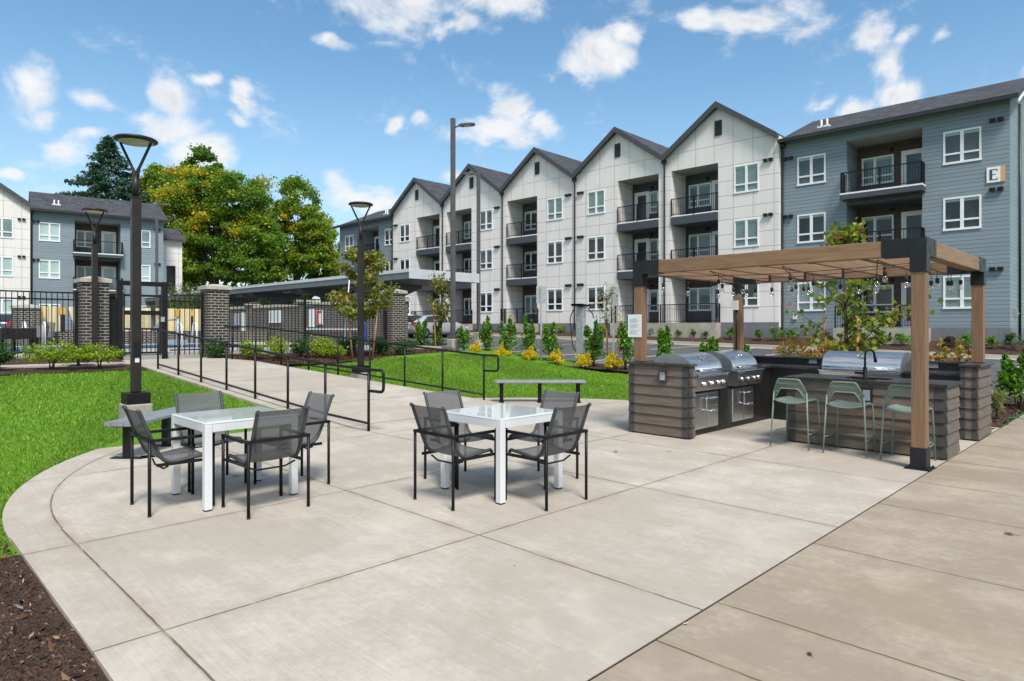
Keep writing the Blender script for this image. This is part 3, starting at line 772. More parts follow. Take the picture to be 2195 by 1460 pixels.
def blue_section(root, x0, x1, mirror, glass, zg, left_end=False, right_end=True):
    W = x1 - x0; q = (lambda a, b: (x1 - b, x1 - a)) if not mirror else (lambda a, b: (x0 + a, x0 + b))
    holes = []; wins = []
    for k, zs in enumerate((2.37, 5.85, 8.80)):
        for a, b in ((.99, 2.39), (7.37, 8.75)):
            h = (*q(a, b), zs, zs + 1.45); holes.append(h); wins.append((h, glass[k]))
    al = q(3.2, 6.4); holes.append((*al, Z1 - .25, ZC))
    m = MB(); wall_grid(m, x0, x1, 1.53, 11.25, holes, 0.)
    if left_end: m.quad((x0, 9.4, 1.53), (x0, 0, 1.53), (x0, 0, 11.22), (x0, 9.4, 11.22)); m.poly([(x0, 9.4, 11.22), (x0, 0, 11.22), (x0, 4.7, 13.2)])
    m.build('siding_wall', M['bluesiding'], root)
    if right_end:
        m = MB(); m.quad((x1, 0, 1.53), (x1, 9.4, 1.53), (x1, 9.4, 11.22), (x1, 0, 11.22)); m.poly([(x1, 0, 11.22), (x1, 9.4, 11.22), (x1, 4.7, 13.2)]); m.build('end_wall', M['sidesiding'], root)
    p = MB(); p.box(x0 - .0, x1 + .03, -.04, 9.4, zg - 1.2, 1.53); p.build('plinth', M['skirt'], root)
    for h, g in wins: window(root, *h, 0., g)
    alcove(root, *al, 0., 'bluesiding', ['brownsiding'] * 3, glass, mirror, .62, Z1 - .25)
    MB().box(al[0] - .35, al[1] + .35, -.9, -.045, zg - 1., Z1 - .3).build('patio_wall', M['castconcrete'], root)
    railing_mesh([(al[0] - .28, -.8), (al[1] + .28, -.8)], Z1 - .3, 1.05).build('patio_railing', M['black'], root)
    xr = x1 + .35 if right_end else x1; xl = x0 - .35 if left_end else x0
    r = MB(); t = .16
    pr = [(-.45, 11.06), (4.7, 13.22), (9.85, 11.06), (9.85, 11.06 + t), (4.7, 13.22 + t), (-.45, 11.06 + t)]
    r.extrude([(a, b) for a, b in pr], 'x', xl, xr); r.build('main_roof', M['shingle'], root)
    MB().box(xl, xr, -.58, -.451, 11.06, 11.24).build('gutter', M['gutter'], root)
    s = MB(); s.quad((xl, -.45, 11.09), (xr, -.45, 11.09), (xr, 0, 11.22), (xl, 0, 11.22)); s.build('eave_board', M['charcoal'], root)
    if right_end:
        e = MB(); pr2 = [(-.45, 10.88), (4.7, 13.04), (9.85, 10.88), (9.85, 11.055), (4.7, 13.215), (-.45, 11.055)]
        e.extrude(pr2, 'x', x1 + .31, x1 + .36); e.build('rake_board', M['trim'], root)
        e = MB(); e.quad((x1, 0, 11.24), (x1 + .3, 0, 11.24), (x1 + .3, 4.7, 13.2), (x1, 4.7, 13.2)); e.build('rake_soffit', M['trim'], root)
        for z in (4.05, 7.45, 10.40): vent_pair(root, x1 - .70, 0, z)
    for zz in (7.3, 10.3): vent_pair(root, x0 + .12 if not mirror else x1 - .6, 0, zz)
    a = (x0 + 1.6) if not mirror else (x1 - 3.2)
    v = MB()
    for dx in (0, .28): v.tube([(a + dx, 1.2, 11.6), (a + dx, 1.2, 12.3)], .05, 8); v.box(a + dx - .16, a + dx + .16, 1.02, 1.38, 11.86, 11.96)
    v.build('roof_vent', M['whiteplastic'], root)
def gable_section(root, x0, x1, opening_left, glass, zg, plinth=True):
    y = -.35; xc = (x0 + x1) / 2; W = x1 - x0
    ow = (.42, 3.32) if opening_left else (W - 3.32, W - .42); ww = (W - 2.42, W - 1.05) if opening_left else (1.0, 2.37)
    holes = [(x0 + ow[0], x0 + ow[1], Z1, ZC)]; wins = []
    for k, zs in enumerate((2.65, 5.86, 8.80)):
        h = (x0 + ww[0], x0 + ww[1], zs, zs + 1.5); holes.append(h); wins.append((h, glass[k]))
    m = MB(); wall_grid(m, x0, x1, Z1, 11.5, holes, y); m.poly([(x0, y, 11.5), (x1, y, 11.5), (xc, y, 13.72)])
    m.quad((x1, y, 1.53), (x1, .2, 1.53), (x1, .2, 11.5), (x1, y, 11.5)); m.quad((x0, .2, 1.53), (x0, y, 1.53), (x0, y, 11.5), (x0, .2, 11.5))
    m.build('panel_wall', M['cream'], root)
    MB().box(x0 + .001, x1 - .001, y + .012, 4, zg - 1.6, Z1 - .002).build('plinth', M['skirt'], root)
    for h, g in wins: window(root, *h, y, g)
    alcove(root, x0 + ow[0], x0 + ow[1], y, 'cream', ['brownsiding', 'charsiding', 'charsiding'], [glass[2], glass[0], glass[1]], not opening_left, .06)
    t = .17; zv = 11.42; zp = 13.80
    for sgn in (-1, 1):
        xe = xc + sgn * (W / 2 - .002)
        r = MB(); pr = [(xe, zv), (xc, zp), (xc, zp + t), (xe, zv + t)] if sgn < 0 else [(xc, zp), (xe, zv), (xe, zv + t), (xc, zp + t)]
        r.extrude(pr, 'y', y - .30, 9.5); r.build('gable_roof', M['shingle'], root)
        b = MB(); k = -.16
        pr = [(xe, zv + k), (xc, zp + k), (xc, zp + t + .02), (xe, zv + t + .02)] if sgn < 0 else [(xc, zp + k), (xe, zv + k), (xe, zv + t + .02), (xc, zp + t + .02)]
        b.extrude(pr, 'y', y - .36, y - .302); b.build('rake_board', M['rake'], root)
        MB().extrude([(xe, zv - .02), (xc, zp - .02), (xc, zp - .002), (xe, zv - .002)], 'y', y - .30, y - .002).build('eave_board', M['rake'], root)
    lv = MB(); lv.box(xc - .21, xc + .21, y - .02, y - .001, 12.15, 13.0)
    for i in range(9): lv.add([(xc - .2, y - .022, 12.19 + i * .09), (xc + .2, y - .022, 12.19 + i * .09), (xc + .2, y - .055, 12.15 + i * .09), (xc - .2, y - .055, 12.15 + i * .09)], [(0, 1, 2, 3)], 1)
    lv.build('gable_vent', [M['gutter'], M['rake']], root)
    for zz in (4.33, 7.45, 10.32): vent_pair(root, x1 - .78 if opening_left else x0 + .22, y, zz)
def block(name, loc, rz, label, group=None):
    return empty(name, loc, rz, label, 'apartment building', group)
PCX, PCY = (2165 - 1097.5) / 1400 * 27.6, 27.6
E0 = (S * (PCX - PCY), S * (PCX + PCY))
bE = block('apartment_building', (E0[0], E0[1], 0), R(1.63), 'long three storey block with five cream gables beside the parking lot, blue end signed E', 'apartment blocks around the site')
g = lambda *a: list(a)
blue_section(bE, -9.56, 0, False, ['glassdark', 'glassdark', 'glassmid'], .5)
gx = [-9.56 - 6.66 * i for i in range(6)]
specs = [(True, ['glassdark', 'glassblind', 'glassblind']), (False, ['glassdark', 'glassmid', 'glassblind']), (True, ['glassdark', 'glassdark', 'glassblind']),
         (True, ['glassdark', 'glassmid', 'glassmid']), (False, ['glassdark', 'glassdark', 'glassdark'])]
for i, (ol, gl) in enumerate(specs):
    gable_section(bE, gx[i + 1], gx[i], ol, gl, .7 + .2 * i)
blue_section(bE, -51.9, gx[5], True, ['glassdark'] * 3, 1.6, left_end=True, right_end=False)
for i in range(6):
    downspout(bE, gx[i] + (.08 if i == 0 else 0), -.36 if i else -.02, 11.35 if i else 11.1, .75 + .12 * i)
# ground-floor patio walls of cast concrete shared by neighbouring openings
for a, b, zb in ((gx[2] + .2, gx[0] - 3.2, 0), (gx[3] + .3, gx[2] - 3.3, 0), (gx[4] + .2, gx[3] - 3.2, 0), (gx[4] - 3.4, gx[4] - .25, 0)):
    pass
def patio_wall(a, b):
    MB().box(a, b, -.92, -.39, -.6, Z1 - .02).build('patio_wall', M['castconcrete'], bE)
    railing_mesh([(a + .06, -.42), (a + .06, -.85), (b - .06, -.85), (b - .06, -.42)], Z1 - .02, 1.08).build('patio_railing', M['black'], bE)
patio_wall(gx[2] + 3.1, gx[1] + 3.5) if False else None
patio_wall(gx[1] - 3.5, gx[1] + 3.5); patio_wall(gx[3] + .25, gx[3] + 3.5); patio_wall(gx[4] - 3.5, gx[4] + 3.5)
# the block letter by the corner
s = MB(); s.box(-.80, -.32, -.05, -.004, 7.74, 8.40); s.box(-.318, -.16, -.05, -.004, 7.74, 8.40, 1)
s.box(-.70, -.60, -.056, -.0505, 7.84, 8.30, 2); s.box(-.598, -.42, -.056, -.0505, 8.265, 8.30, 2); s.box(-.598, -.47, -.056, -.0505, 8.06, 8.09, 2); s.box(-.598, -.42, -.056, -.0505, 7.84, 7.875, 2)
s.box(-.445, -.42, -.056, -.0505, 8.20, 8.264, 2); s.box(-.445, -.42, -.056, -.0505, 7.876, 7.94, 2)
s.build('letter_sign', [M['trim'], M['orange'], M['charcoal']], bE)
m = MB(); m.box(0.003, .12, 1.2, 1.35, 2.1, 2.35); m.box(0.003, .1, 1.7, 1.8, 2.0, 2.3); m.tube([(.06, 1.85, 2.15), (.06, 2.6, 2.15)], .03, 8); 
m.build('utility_box', M['galv'], bE)
MB().tube([(.08, 2.6, .6), (.08, 2.6, 11.6)], .055, 8).build('downspout', M['gutter'], bE)
m = MB(); m.box(-8.95, -8.75, -.09, -.003, 1.95, 2.15); m.build('hose_box', M['whiteplastic'], bE)
# second block beyond the pool
AX, AY = -30.25, 56.66
L0 = (S * (AX - AY), S * (AX + AY))
bL = block('apartment_building', (L0[0], L0[1], -.45), math.atan2(.991, .1315), 'smaller cream and blue block beyond the pool fence, cream gable at its near end', 'apartment blocks around the site')
blue_section(bL, -9.3, 0, False, ['glasspale'] * 3, .5)
gable_section(bL, -15.96, -9.3, True, ['glasspale'] * 3, .5); gable_section(bL, -22.62, -15.96, False, ['glasspale'] * 3, .5)
downspout(bL, -9.2, -.02, 11.1, .6)
t = MB(); wall_grid(t, .02, 2.05, 0, 9.9, [(.75, 1.5, 4.6, 7.6), (.75, 1.5, .9, 3.9)], 3.0); t.quad((2.05, 3, 0), (2.05, 10, 0), (2.05, 10, 9.9), (2.05, 3, 9.9)); t.build('stair_tower', M['cream'], bL)
t = MB(); t.box(.76, 1.49, 3.5, 3.6, .9, 7.6); t.build('stairwell_shade', M['blackpanel'], bL)  # black slab standing in for the shade inside the stairwell
t = MB(); t.extrude([(2.6, 9.85), (6.5, 11.3), (10.4, 9.85), (10.4, 10.0), (6.5, 11.45), (2.6, 10.0)], 'x', .02, 2.35); t.build('tower_roof', M['shingle'], bL)

# ------------------------------------------------------------------ vegetation builders
def leaf_quads(C, size, N=None, aspect=.6, fold=.0, up=.0):
    """one pointed leaf (two triangles as a kite) per centre, random heading"""
    n = len(C); a = rng.normal(size=(n, 3)); a /= np.linalg.norm(a, axis=1)[:, None]
    b = rng.normal(size=(n, 3)); b[:, 2] += up
    nrm = b / np.linalg.norm(b, axis=1)[:, None]
    t = np.cross(nrm, a); t /= np.linalg.norm(t, axis=1)[:, None] + 1e-9
    w = np.cross(nrm, t)
    s = np.asarray(size) * rng.uniform(.65, 1.25, n); s = s[:, None]
    V = np.stack([C - t * s * .5, C + w * s * aspect * .5 + nrm * s * fold, C + t * s * .5, C - w * s * aspect * .5 + nrm * s * fold], 1).reshape(-1, 3)
    F = np.arange(4 * n).reshape(n, 4); return V, F
def tint(n, palette, weights=None, jitter=.22):
    P = np.array(palette); idx = rng.choice(len(P), n, p=weights); c = P[idx]
    return np.clip(c * rng.uniform(1 - jitter, 1 + jitter, (n, 1)) * rng.uniform(.93, 1.07, (n, 3)), 0, 1)
def cluster_points(lobes, per, k, spread=.2, flat=.55, shell=(.45, 1.)):
    C = []; own = []
    for li, (cx, cy, cz, rx, ry, rz) in enumerate(lobes):
        for _ in range(k):
            d = rng.normal(size=3); d /= np.linalg.norm(d)
            if d[2] < -.55: d[2] *= .4
            rad = rng.uniform(*shell) ** .6
            c = np.array([cx, cy, cz]) + d * rad * np.array([rx, ry, rz])
            m = rng.normal(size=(per, 3)) * np.array([rx, ry, rz * flat]) * spread * rng.uniform(.6, 1.2)
            C.append(c + m); own.append(np.full(per, len(own)))
    return np.concatenate(C), np.concatenate(own)
def limbs(mb, base, top, r0, targets, r1=.25, bend=.15):
    """tapered trunk with boughs that reach the given points"""
    base = Vector(base); top = Vector(top)
    n = 7; pts = []; rad = []
    for i in range(n):
        t = i / (n - 1); p = base.lerp(top, t) + Vector((math.sin(i * 1.7), math.cos(i * 2.3), 0)) * r0 * bend * (0 if i in (0,) else 1) * 2
        pts.append(p); rad.append(r0 * (1 - .72 * t) * (1.25 if i == 0 else 1))
    mb.tube(pts, rad, 8)
    for k, tg in enumerate(targets):
        t0 = .30 + .62 * ((k * .618) % 1); p0 = base.lerp(top, t0); tg = Vector(tg); mid = p0.lerp(tg, .5) + Vector((0, 0, (tg - p0).length * .10))
        rr = r0 * (1 - .72 * t0) * .55
        mb.tube([p0, p0.lerp(mid, .5), mid, tg], [rr, rr * .8, rr * .55, rr * r1 * .5], 6)
def big_tree(name, label, loc, height, lobes, palette, weights, per, k, size, trunk_r, group, patch=None, cat='tree', flat=.55):
    """lobes are relative to the foot of the trunk"""
    root = empty(name, loc, 0, label, cat, group)
    C, own = cluster_points(lobes, per, k, .17, flat)
    V, F = leaf_quads(C, np.full(len(C), size), aspect=.75, up=.5)
    cols = tint(len(C), palette, weights)
    # whole sprays turn colour together
    ns = own.max() + 1; pc = tint(ns, palette, weights, .12); cols = cols * .35 + pc[own] * .65
    if patch is not None:
        cs = np.array([C[own == i].mean(0) for i in range(ns)]); on = patch(cs) > rng.random(ns)
        yl = tint(ns, [(.40, .37, .025), (.54, .42, .024), (.32, .38, .028), (.42, .27, .022)], [.34, .24, .36, .06], .15)
        sel = on[own] & (rng.random(len(C)) < .85); cols[sel] = yl[own[sel]] * rng.uniform(.8, 1.2, (sel.sum(), 1))
    tr = MB(); tg = [(l[0] + l[3] * .5 * math.cos(i * 2.4), l[1] + l[4] * .5 * math.sin(i * 2.4), l[2] + l[5] * .2 * math.sin(i)) for i, l in enumerate(lobes * 3)]
    limbs(tr, (0, 0, -.6), (0, 0, height * .72), trunk_r, tg)
    tr.build('trunk', M['bark'], root)
    raw_mesh('crown', V, F, M['leaf'], root, cols); return root
def conifer(label, loc, H, Rb, group):
    root = empty('conifer_tree', loc, 0, label, 'tree', group)
    t = MB(); t.tube([(0, 0, -.5), (0, 0, H * .5), (0, 0, H)], [.5, .28, .03], 8)
    C = []; T = []
    for L in range(46):
        f = L / 45; z = H * (.10 + .9 * f); rr = Rb * (1 - f) ** .88 + .12
        nb = 12 if f < .8 else 8
        for j in range(nb):
            a = rng.uniform(0, 6.283); r = rr * rng.uniform(.72, 1.12); dz = -.16 * r + .05 * r * r / Rb
            t.tube([(0, 0, z), (math.cos(a) * r * .6, math.sin(a) * r * .6, z + dz * .8), (math.cos(a) * r, math.sin(a) * r, z + dz + .18)], [.05, .035, .015], 4)
            n = int(30 + 95 * r / Rb); u = rng.uniform(.18, 1.0, n) ** .7
            p = np.stack([np.cos(a) * r * u, np.sin(a) * r * u, z + dz * u + .18 * u ** 3], 1)
            p += rng.normal(size=(n, 3)) * np.array([.30, .30, .16]) * (1.25 - .65 * u)[:, None]
            C.append(p)
    t.build('trunk', M['bark'], root)
    C = np.concatenate(C); V, F = leaf_quads(C, np.full(len(C), .46), aspect=.45, up=.3)
    raw_mesh('crown', V, F, M['leaf'], root, tint(len(C), [(.032, .088, .052), (.050, .12, .070), (.022, .062, .038)], [.45, .3, .25], .2)); return root
def shrub(name, label, loc, lobes, n, size, palette, weights, group, aspect=.55, stems=6, cat='shrub', up=.6, stem_mat='bark'):
    g_ = rng.uniform(.86, 1.2); lobes = [(a * g_ + rng.normal() * d * .12, b * g_ + rng.normal() * d * .12, c * rng.uniform(.9, 1.12), d * rng.uniform(.8, 1.2) * g_, e * rng.uniform(.8, 1.2) * g_, f * rng.uniform(.85, 1.15)) for a, b, c, d, e, f in lobes]
    root = empty(name, loc, rng.uniform(0, 6.28), label, cat, group)
    s = MB(); pts = []
    for i in range(stems):
        l = lobes[i % len(lobes)]; a = i * 2.4
        e = (l[0] + l[3] * .6 * math.cos(a), l[1] + l[4] * .6 * math.sin(a), l[2] + l[5] * rng.uniform(.2, .9))
        s.tube([(rng.normal() * .03, rng.normal() * .03, -.08), (e[0] * .4, e[1] * .4, e[2] * .5), e], [.014, .010, .004], 5)
    s.build('stem', M[stem_mat], root)
    C, own = cluster_points(lobes, max(6, n // (len(lobes) * 16)), 16, .24, .8, (.25, 1.))
    C = C[C[:, 2] > .01]
    V, F = leaf_quads(C, np.full(len(C), size), aspect=aspect, up=up, fold=.06)
    raw_mesh('foliage', V, F, M['leaf'], root, tint(len(C), palette, weights)); return root
def sapling(label, loc, H, lobes, n, size, palette, weights, group, trunk_r=.03, branches=14, cat='young tree'):
    root = empty('young_tree', loc, 0, label, cat, group)
    t = MB(); t.tube([(0, 0, -.1), (.01, .01, H * .3), (-.02, .02, H * .65), (0, 0, H)], [trunk_r * 1.2, trunk_r, trunk_r * .65, .006], 7)
    pts = []
    for i in range(branches):
        l = lobes[i % len(lobes)]; a = i * 2.4; z0 = min(H * .95, max(H * .18, l[2] - l[5] * rng.uniform(.3, .8)))
        e = np.array((l[0] + l[3] * .85 * math.cos(a), l[1] + l[4] * .85 * math.sin(a), min(H, l[2] + l[5] * rng.uniform(-.3, .6))))
        p0 = np.array((0, 0, z0)); mid = p0 * .5 + e * .5 + np.array((0, 0, .06))
        t.tube([p0, mid, e], [trunk_r * .42, trunk_r * .28, .003], 5)
        for u in np.linspace(.3, 1.05, 9): pts.append(p0 * (1 - u) ** 2 + mid * 2 * u * (1 - u) + e * u * u)
    t.build('trunk', M['bark'], root)
    pts = np.array(pts); k = max(1, n // len(pts))
    C = np.repeat(pts, k, 0) + rng.normal(size=(len(pts) * k, 3)) * .085
    V, F = leaf_quads(C, np.full(len(C), size), aspect=.85, up=.8, fold=.05)
    raw_mesh('crown', V, F, M['leaf'], root, tint(len(C), palette, weights, .25)); return root
def stake(label, loc, lean, h=1.75):
    o = MB().tube([(0, 0, -.15), (lean[0], lean[1], h)], .028, 8).build('tree_stake', M['stake']); o.location = loc
    return tag(o, label, 'stake', 'wooden stakes beside young trees')

# ------------------------------------------------------------------ far trees
GT = 'tall trees behind the carport'
def at(px, d): r = (px - 1097.5) / 1400; return S * (r - 1) * d, S * (r + 1) * d
GREEN = [(.105, .215, .026), (.16, .27, .026), (.065, .15, .024), (.24, .31, .028)]
x, y = at(232, 84); conifer('tall dark blue-green conifer rising above the pool-side apartment roof', (x, y, .5), 25.2, 14.0, GT)
def lobes_at(L): return [(S * a, S * a, z, r, r, rz) for a, z, r, rz in L]
x, y = at(322, 90); big_tree('broadleaf_tree', 'bright green slender tree between the conifer and the yellowing maple', (x, y, .5), 23, lobes_at([(-.4, 14, 2.4, 4.5), (.8, 9, 2.4, 4), (.8, 20, 1.5, 3.2), (-1.5, 19, 1.3, 3), (1.2, 16, 1.6, 3)]), GREEN, [.15, .4, .05, .4], 220, 38, .34, .3, GT)
x, y = at(436, 88); big_tree('broadleaf_tree', 'dark green treetop showing above the yellowing maple', (x, y, .5), 24, lobes_at([(-.3, 21.6, 2.6, 3.2), (1.4, 20.5, 1.6, 2.6), (-1.9, 20.8, 1.6, 2), (0, 15, 3.6, 5)]), GREEN, [.6, .1, .3, 0], 200, 44, .36, .5, GT)
x, y = at(462, 70)
big_tree('maple_tree', 'large maple turning yellow on top, tallest broadleaf behind the pool', (x, y, .4), 18, lobes_at([(-3.2, 14.6, 2.9, 3.6), (2.4, 14.2, 3.2, 3.8), (-.4, 16.2, 2.3, 2.0), (-4.3, 10.4, 2.6, 3.0), (4.6, 10.6, 2.6, 3.2), (-.2, 11.0, 3.0, 3.2), (-3.2, 7.0, 2.8, 2.2), (3.0, 7.2, 3.0, 2.2), (5.6, 7.0, 1.8, 1.8)]), GREEN, [.30, .38, .10, .22], 430, 46, .255, .5, GT,
         patch=lambda c: np.clip((c[:, 2] - 7.5) / 7, 0, 1) * np.clip(.50 - (c[:, 0] + c[:, 1]) * .055, .14, .8))
x, y = at(632, 76)
big_tree('broadleaf_tree', 'light green tree right of the maple with thin slender trunks', (x, y, .4), 17, lobes_at([(.4, 15.6, 2.2, 3.2), (-1.6, 13.4, 1.7, 2.4), (1.9, 12.6, 2.0, 2.6), (-1.2, 9.6, 2.2, 2.4), (1.6, 8.6, 2.4, 2.2), (-3.0, 11.6, 1.8, 2.6), (-3.2, 8.0, 1.8, 2.2), (2.9, 10.8, 1.6, 2.2)]), GREEN, [.10, .42, .03, .45], 260, 32, .26, .26, GT, patch=lambda c: np.full(len(c), .10))
x, y = at(695, 80)
big_tree('broadleaf_tree', 'loose yellow-green tree beside the far end of the gabled block', (x, y, .4), 14, lobes_at([(-.8, 12.8, 1.7, 2.4), (.9, 10.6, 1.8, 2.4), (-1.8, 9.0, 1.6, 2.2), (1.2, 6.6, 2.0, 2.2), (-1, 5.6, 1.8, 2), (2.0, 8.6, 1.5, 2.0), (-2.2, 11.2, 1.4, 2.0)]), GREEN, [.06, .36, .02, .56], 240, 30, .25, .22, GT, patch=lambda c: np.full(len(c), .16))
# undergrowth that closes the view under the far trees
C = []
for px in range(330, 760, 9):
    d = rng.uniform(84, 96); x, y = at(px, d); h = rng.uniform(2.5, 5.5)
    C.append(np.array([x, y, .8]) + rng.normal(size=(420, 3)) * np.array([2.6, 2.6, h * .5]) + np.array([0, 0, h * .55]))
C = np.concatenate(C); C = C[C[:, 2] > .5]; V, F = leaf_quads(C, np.full(len(C), .75), aspect=.8)
o = raw_mesh('woodland_edge', V, F, M['leaf'], None, tint(len(C), GREEN + [(.05, .04, .02)], [.3, .2, .3, .1, .1])); tag(o, 'dark undergrowth below the tall trees', 'undergrowth', kind='stuff')

# ------------------------------------------------------------------ pool enclosure
PZ = .78
def brick_pillar(loc, label, h=2.06, w=.62):
    r = empty('brick_pillar', loc, 0, label, 'pillar', 'dark brick pillars of the pool fence')
    MB().box(-w/2, w/2, -w/2, w/2, -.4, h - .13).build('shaft', M['brick'], r)
    c = MB(); a = w / 2 + .06; c.add([(-a,-a,h-.128),(a,-a,h-.128),(a,a,h-.128),(-a,a,h-.128),(-a,-a,h-.03),(a,-a,h-.03),(a,a,h-.03),(-a,a,h-.03),(-a*.3,-a*.3,h+.04),(a*.3,-a*.3,h+.04),(a*.3,a*.3,h+.04),(-a*.3,a*.3,h+.04)],
          [(3,2,1,0),(0,1,5,4),(1,2,6,5),(2,3,7,6),(3,0,4,7),(4,5,9,8),(5,6,10,9),(6,7,11,10),(7,4,8,11),(8,9,10,11)])
    c.build('cap', M['kerb'], r); return r
XF = -20.35
brick_pillar((XF, 4.44, .80), 'dark brick pillar left of the pool gate')
brick_pillar((XF, 7.62, .74), 'dark brick pillar at the top of the ramp, right of the pool gate')
brick_pillar((XF, 14.1, .86), 'dark brick pillar at the corner of the pool fence nearest the silver car')
def fence_run(label, y0, y1, zb, zt, posts):
    r = empty('metal_fence', (XF, y0, zb), 0, label, 'fence', 'black metal pool fence')
    L = y1 - y0; H = zt - zb; p = MB()
    for z in (H - .04, H - .22, .12): p.box(-.018, .018, 0, L, z, z + .036)
    n = int(L / .118)
    for i in range(1, n): yy = L * i / n; p.box(-.0095, .0095, yy - .0095, yy + .0095, 0, H - .041)
    p.build('picket_panel', M['black'], r)
    for yy in posts: MB().box(-.036, .036, yy - y0 - .036, yy - y0 + .036, -.15, H + .05).build('post', M['black'], r)
    return r
fence_run('black picket fence running left from the pillar by the pool gate', -12, 4.12, .76, 2.47, [-11.9, -9.4, -6.9, -4.4, -1.9, .6, 4.06])
fence_run('short black picket fence between the pool gate and the pillar', 6.36, 7.3, .74, 2.50, [7.25])
fence_run('long black picket fence between the ramp pillar and the corner pillar', 7.94, 13.78, .80, 2.50, [7.98, 10.55, 12.65, 13.74])
gt = empty('pool_gate', (XF, 5.0, .72), 0, 'black metal pool gate with mesh panels in a tall frame', 'gate')
f = MB(); f.box(-.07, .07, .0, .14, -.1, 2.12); f.box(-.07, .07, 1.14, 1.28, -.1, 2.12); f.box(-.065, .065, .141, 1.139, 1.98, 2.11); f.box(-.09, .09, -.22, -.02, -.1, 1.6); f.build('gate_frame', M['black'], gt)
f = MB()
for z0, z1 in ((.08, .13), (.75, .80), (1.17, 1.29), (1.68, 1.74)): f.box(-.03, .03, .20, 1.08, z0, z1)
f.box(-.03, .03, .17, .199, .05, 1.76); f.box(-.03, .03, 1.081, 1.11, .05, 1.76)
for i in range(1, 8): yy = .2 + .88 * i / 8; f.box(-.01, .01, yy - .01, yy + .01, .131, .749)
f.build('gate_leaf', M['black'], gt)
f = MB()
for i in range(29): yy = .205 + .87 * i / 28; f.box(-.003, .003, yy - .0025, yy + .0025, .8, 1.17)
for i in range(12): z = .81 + .35 * i / 11; f.box(-.0028, .0028, .2, 1.08, z - .0025, z + .0025)
f.build('mesh_panel', M['black'], gt)
MB().box(.031, .075, 1.10, 1.2, .98, 1.12).build('lock', M['galv'], gt)
# deck and pool
dk = MB()
for a in ((-40, XF, -16, -7), (-40, XF, 12.2, 16.4), (-40, -31, -7, 12.2), (-24.6, XF, -7, 12.2)): dk.box(*a, .1, PZ)
dk.build('pool_deck', M['deck'])['kind'] = 'structure'
pl = MB(); pl.quad((-31, -7, .62), (-24.6, -7, .62), (-24.6, 12.2, .62), (-31, 12.2, .62)); pl.build('pool_water', M['water'])['kind'] = 'structure'
pl = MB(); pl.quad((-30.99, -7, .55), (-30.99, 12.2, .55), (-30.99, 12.2, .73), (-30.99, -7, .73)); pl.quad((-31, 12.19, .55), (-24.6, 12.19, .55), (-24.6, 12.19, .75), (-31, 12.19, .75)); pl.build('pool_tile_band', M['tile'])['kind'] = 'structure'
pl = MB(); pl.box(-31.35, -30.97, -7.3, 12.5, PZ + .001, PZ + .04); pl.box(-24.65, -24.25, -7.3, 12.5, PZ + .001, PZ + .04); pl.box(-30.96, -24.66, 12.15, 12.5, PZ + .001, PZ + .04); pl.build('pool_coping', M['kerb'])['kind'] = 'structure'
# brick wall on the north side with its notices
bw = empty('brick_wall', (0, 15.15, PZ), 0, 'long dark brick wall with pale cap and pool notices behind the pool fence', 'wall')
MB().box(-40, -21.3, 0, .3, -.3, 1.78).build('wall_body', M['brick'], bw)
MB().box(-40, -21.25, -.05, .35, 1.782, 1.92).build('cap', M['kerb'], bw)
for X in (-29.3, -35.4):
    MB().box(X - .33, X + .33, -.12, -.003, -.3, 1.96).build('pier', M['brick'], bw); MB().box(X - .4, X + .4, -.19, .42, 1.963, 2.1).build('pier_cap', M['kerb'], bw)
def on_wall(px): r = (px - 1097.5) / 1400; return 15.1 * (r - 1) / (1 + r), 15.1 / (S * (1 + r))
def notice(name, label, p0, p1, y0, y1, mat, extra=None):
    X0, d0 = on_wall(p0); X1, d1 = on_wall(p1); d = (d0 + d1) / 2; za = 1.55 + (701 - y1) / 1400 * d; zb = 1.55 + (701 - y0) / 1400 * d
    m = MB(); m.box(X0, X1, 15.09, 15.147, za, zb)
    if extra: extra(m, X0, X1, za, zb)
    o = m.build(name, [M[mat], M['ink'], M['redsign'], M['plastic']]); return tag(o, label, 'sign', 'notices on the brick wall of the pool')
def printlines(m, X0, X1, za, zb):
    for c in range(2):
        for i in range(9):
            z = zb - (zb - za) * (.1 + .09 * i); a = X0 + (X1 - X0) * (.08 + .46 * c); m.box(a, a + (X1 - X0) * .36, 15.086, 15.0895, z - .012, z, 1)
notice('pool_notice', 'blue-white narrow pool notice, leftmost on the brick wall', 501, 511, 672, 698, 'plastic')
notice('pool_notice', 'tall thin white pool notice next to the blue-white one', 516, 526, 670, 712, 'paper')
notice('pool_notice', 'wide white pool rules board in two columns of small print', 577, 602, 666, 692, 'paper', printlines)
notice('pool_notice', 'tall pale pool notice left of the red sign', 661, 672, 663, 701, 'paper')
def redband(m, X0, X1, za, zb):
    h = zb - za; m.box(X0 + .02, X1 - .02, 15.085, 15.0895, zb - .22 * h, zb - .03 * h, 2); m.box(X0 + .02, X0 + .2, 15.085, 15.0895, za + .04 * h, zb - .25 * h, 2); m.box(X0 + .02, X1 - .02, 15.084, 15.0849, za + .03 * h, za + .09 * h, 2)
notice('pool_notice', 'red and white warning sign on the pool wall', 678, 690, 665, 696, 'paper', redband)
o = MB().box(-29, -24.2, 15.05, 15.1, 1.42, 1.48).build('reach_pole', M['whiteplastic']); tag(o, 'long white pole hung level along the brick pool wall', 'pool pole')
o = MB().tube([(0, 0, 0), (.25, -.05, 1.5)], .035, 8).tube([(-.12, .02, -.0), (0, 0, .35), (.1, 0, .7)], [.05, .12, .05], 8).build('pool_brush', M['blueplastic']); o.location = (-21.6, 13.6, PZ); tag(o, 'blue pool brush leaning against the fence by the corner pillar', 'pool brush')
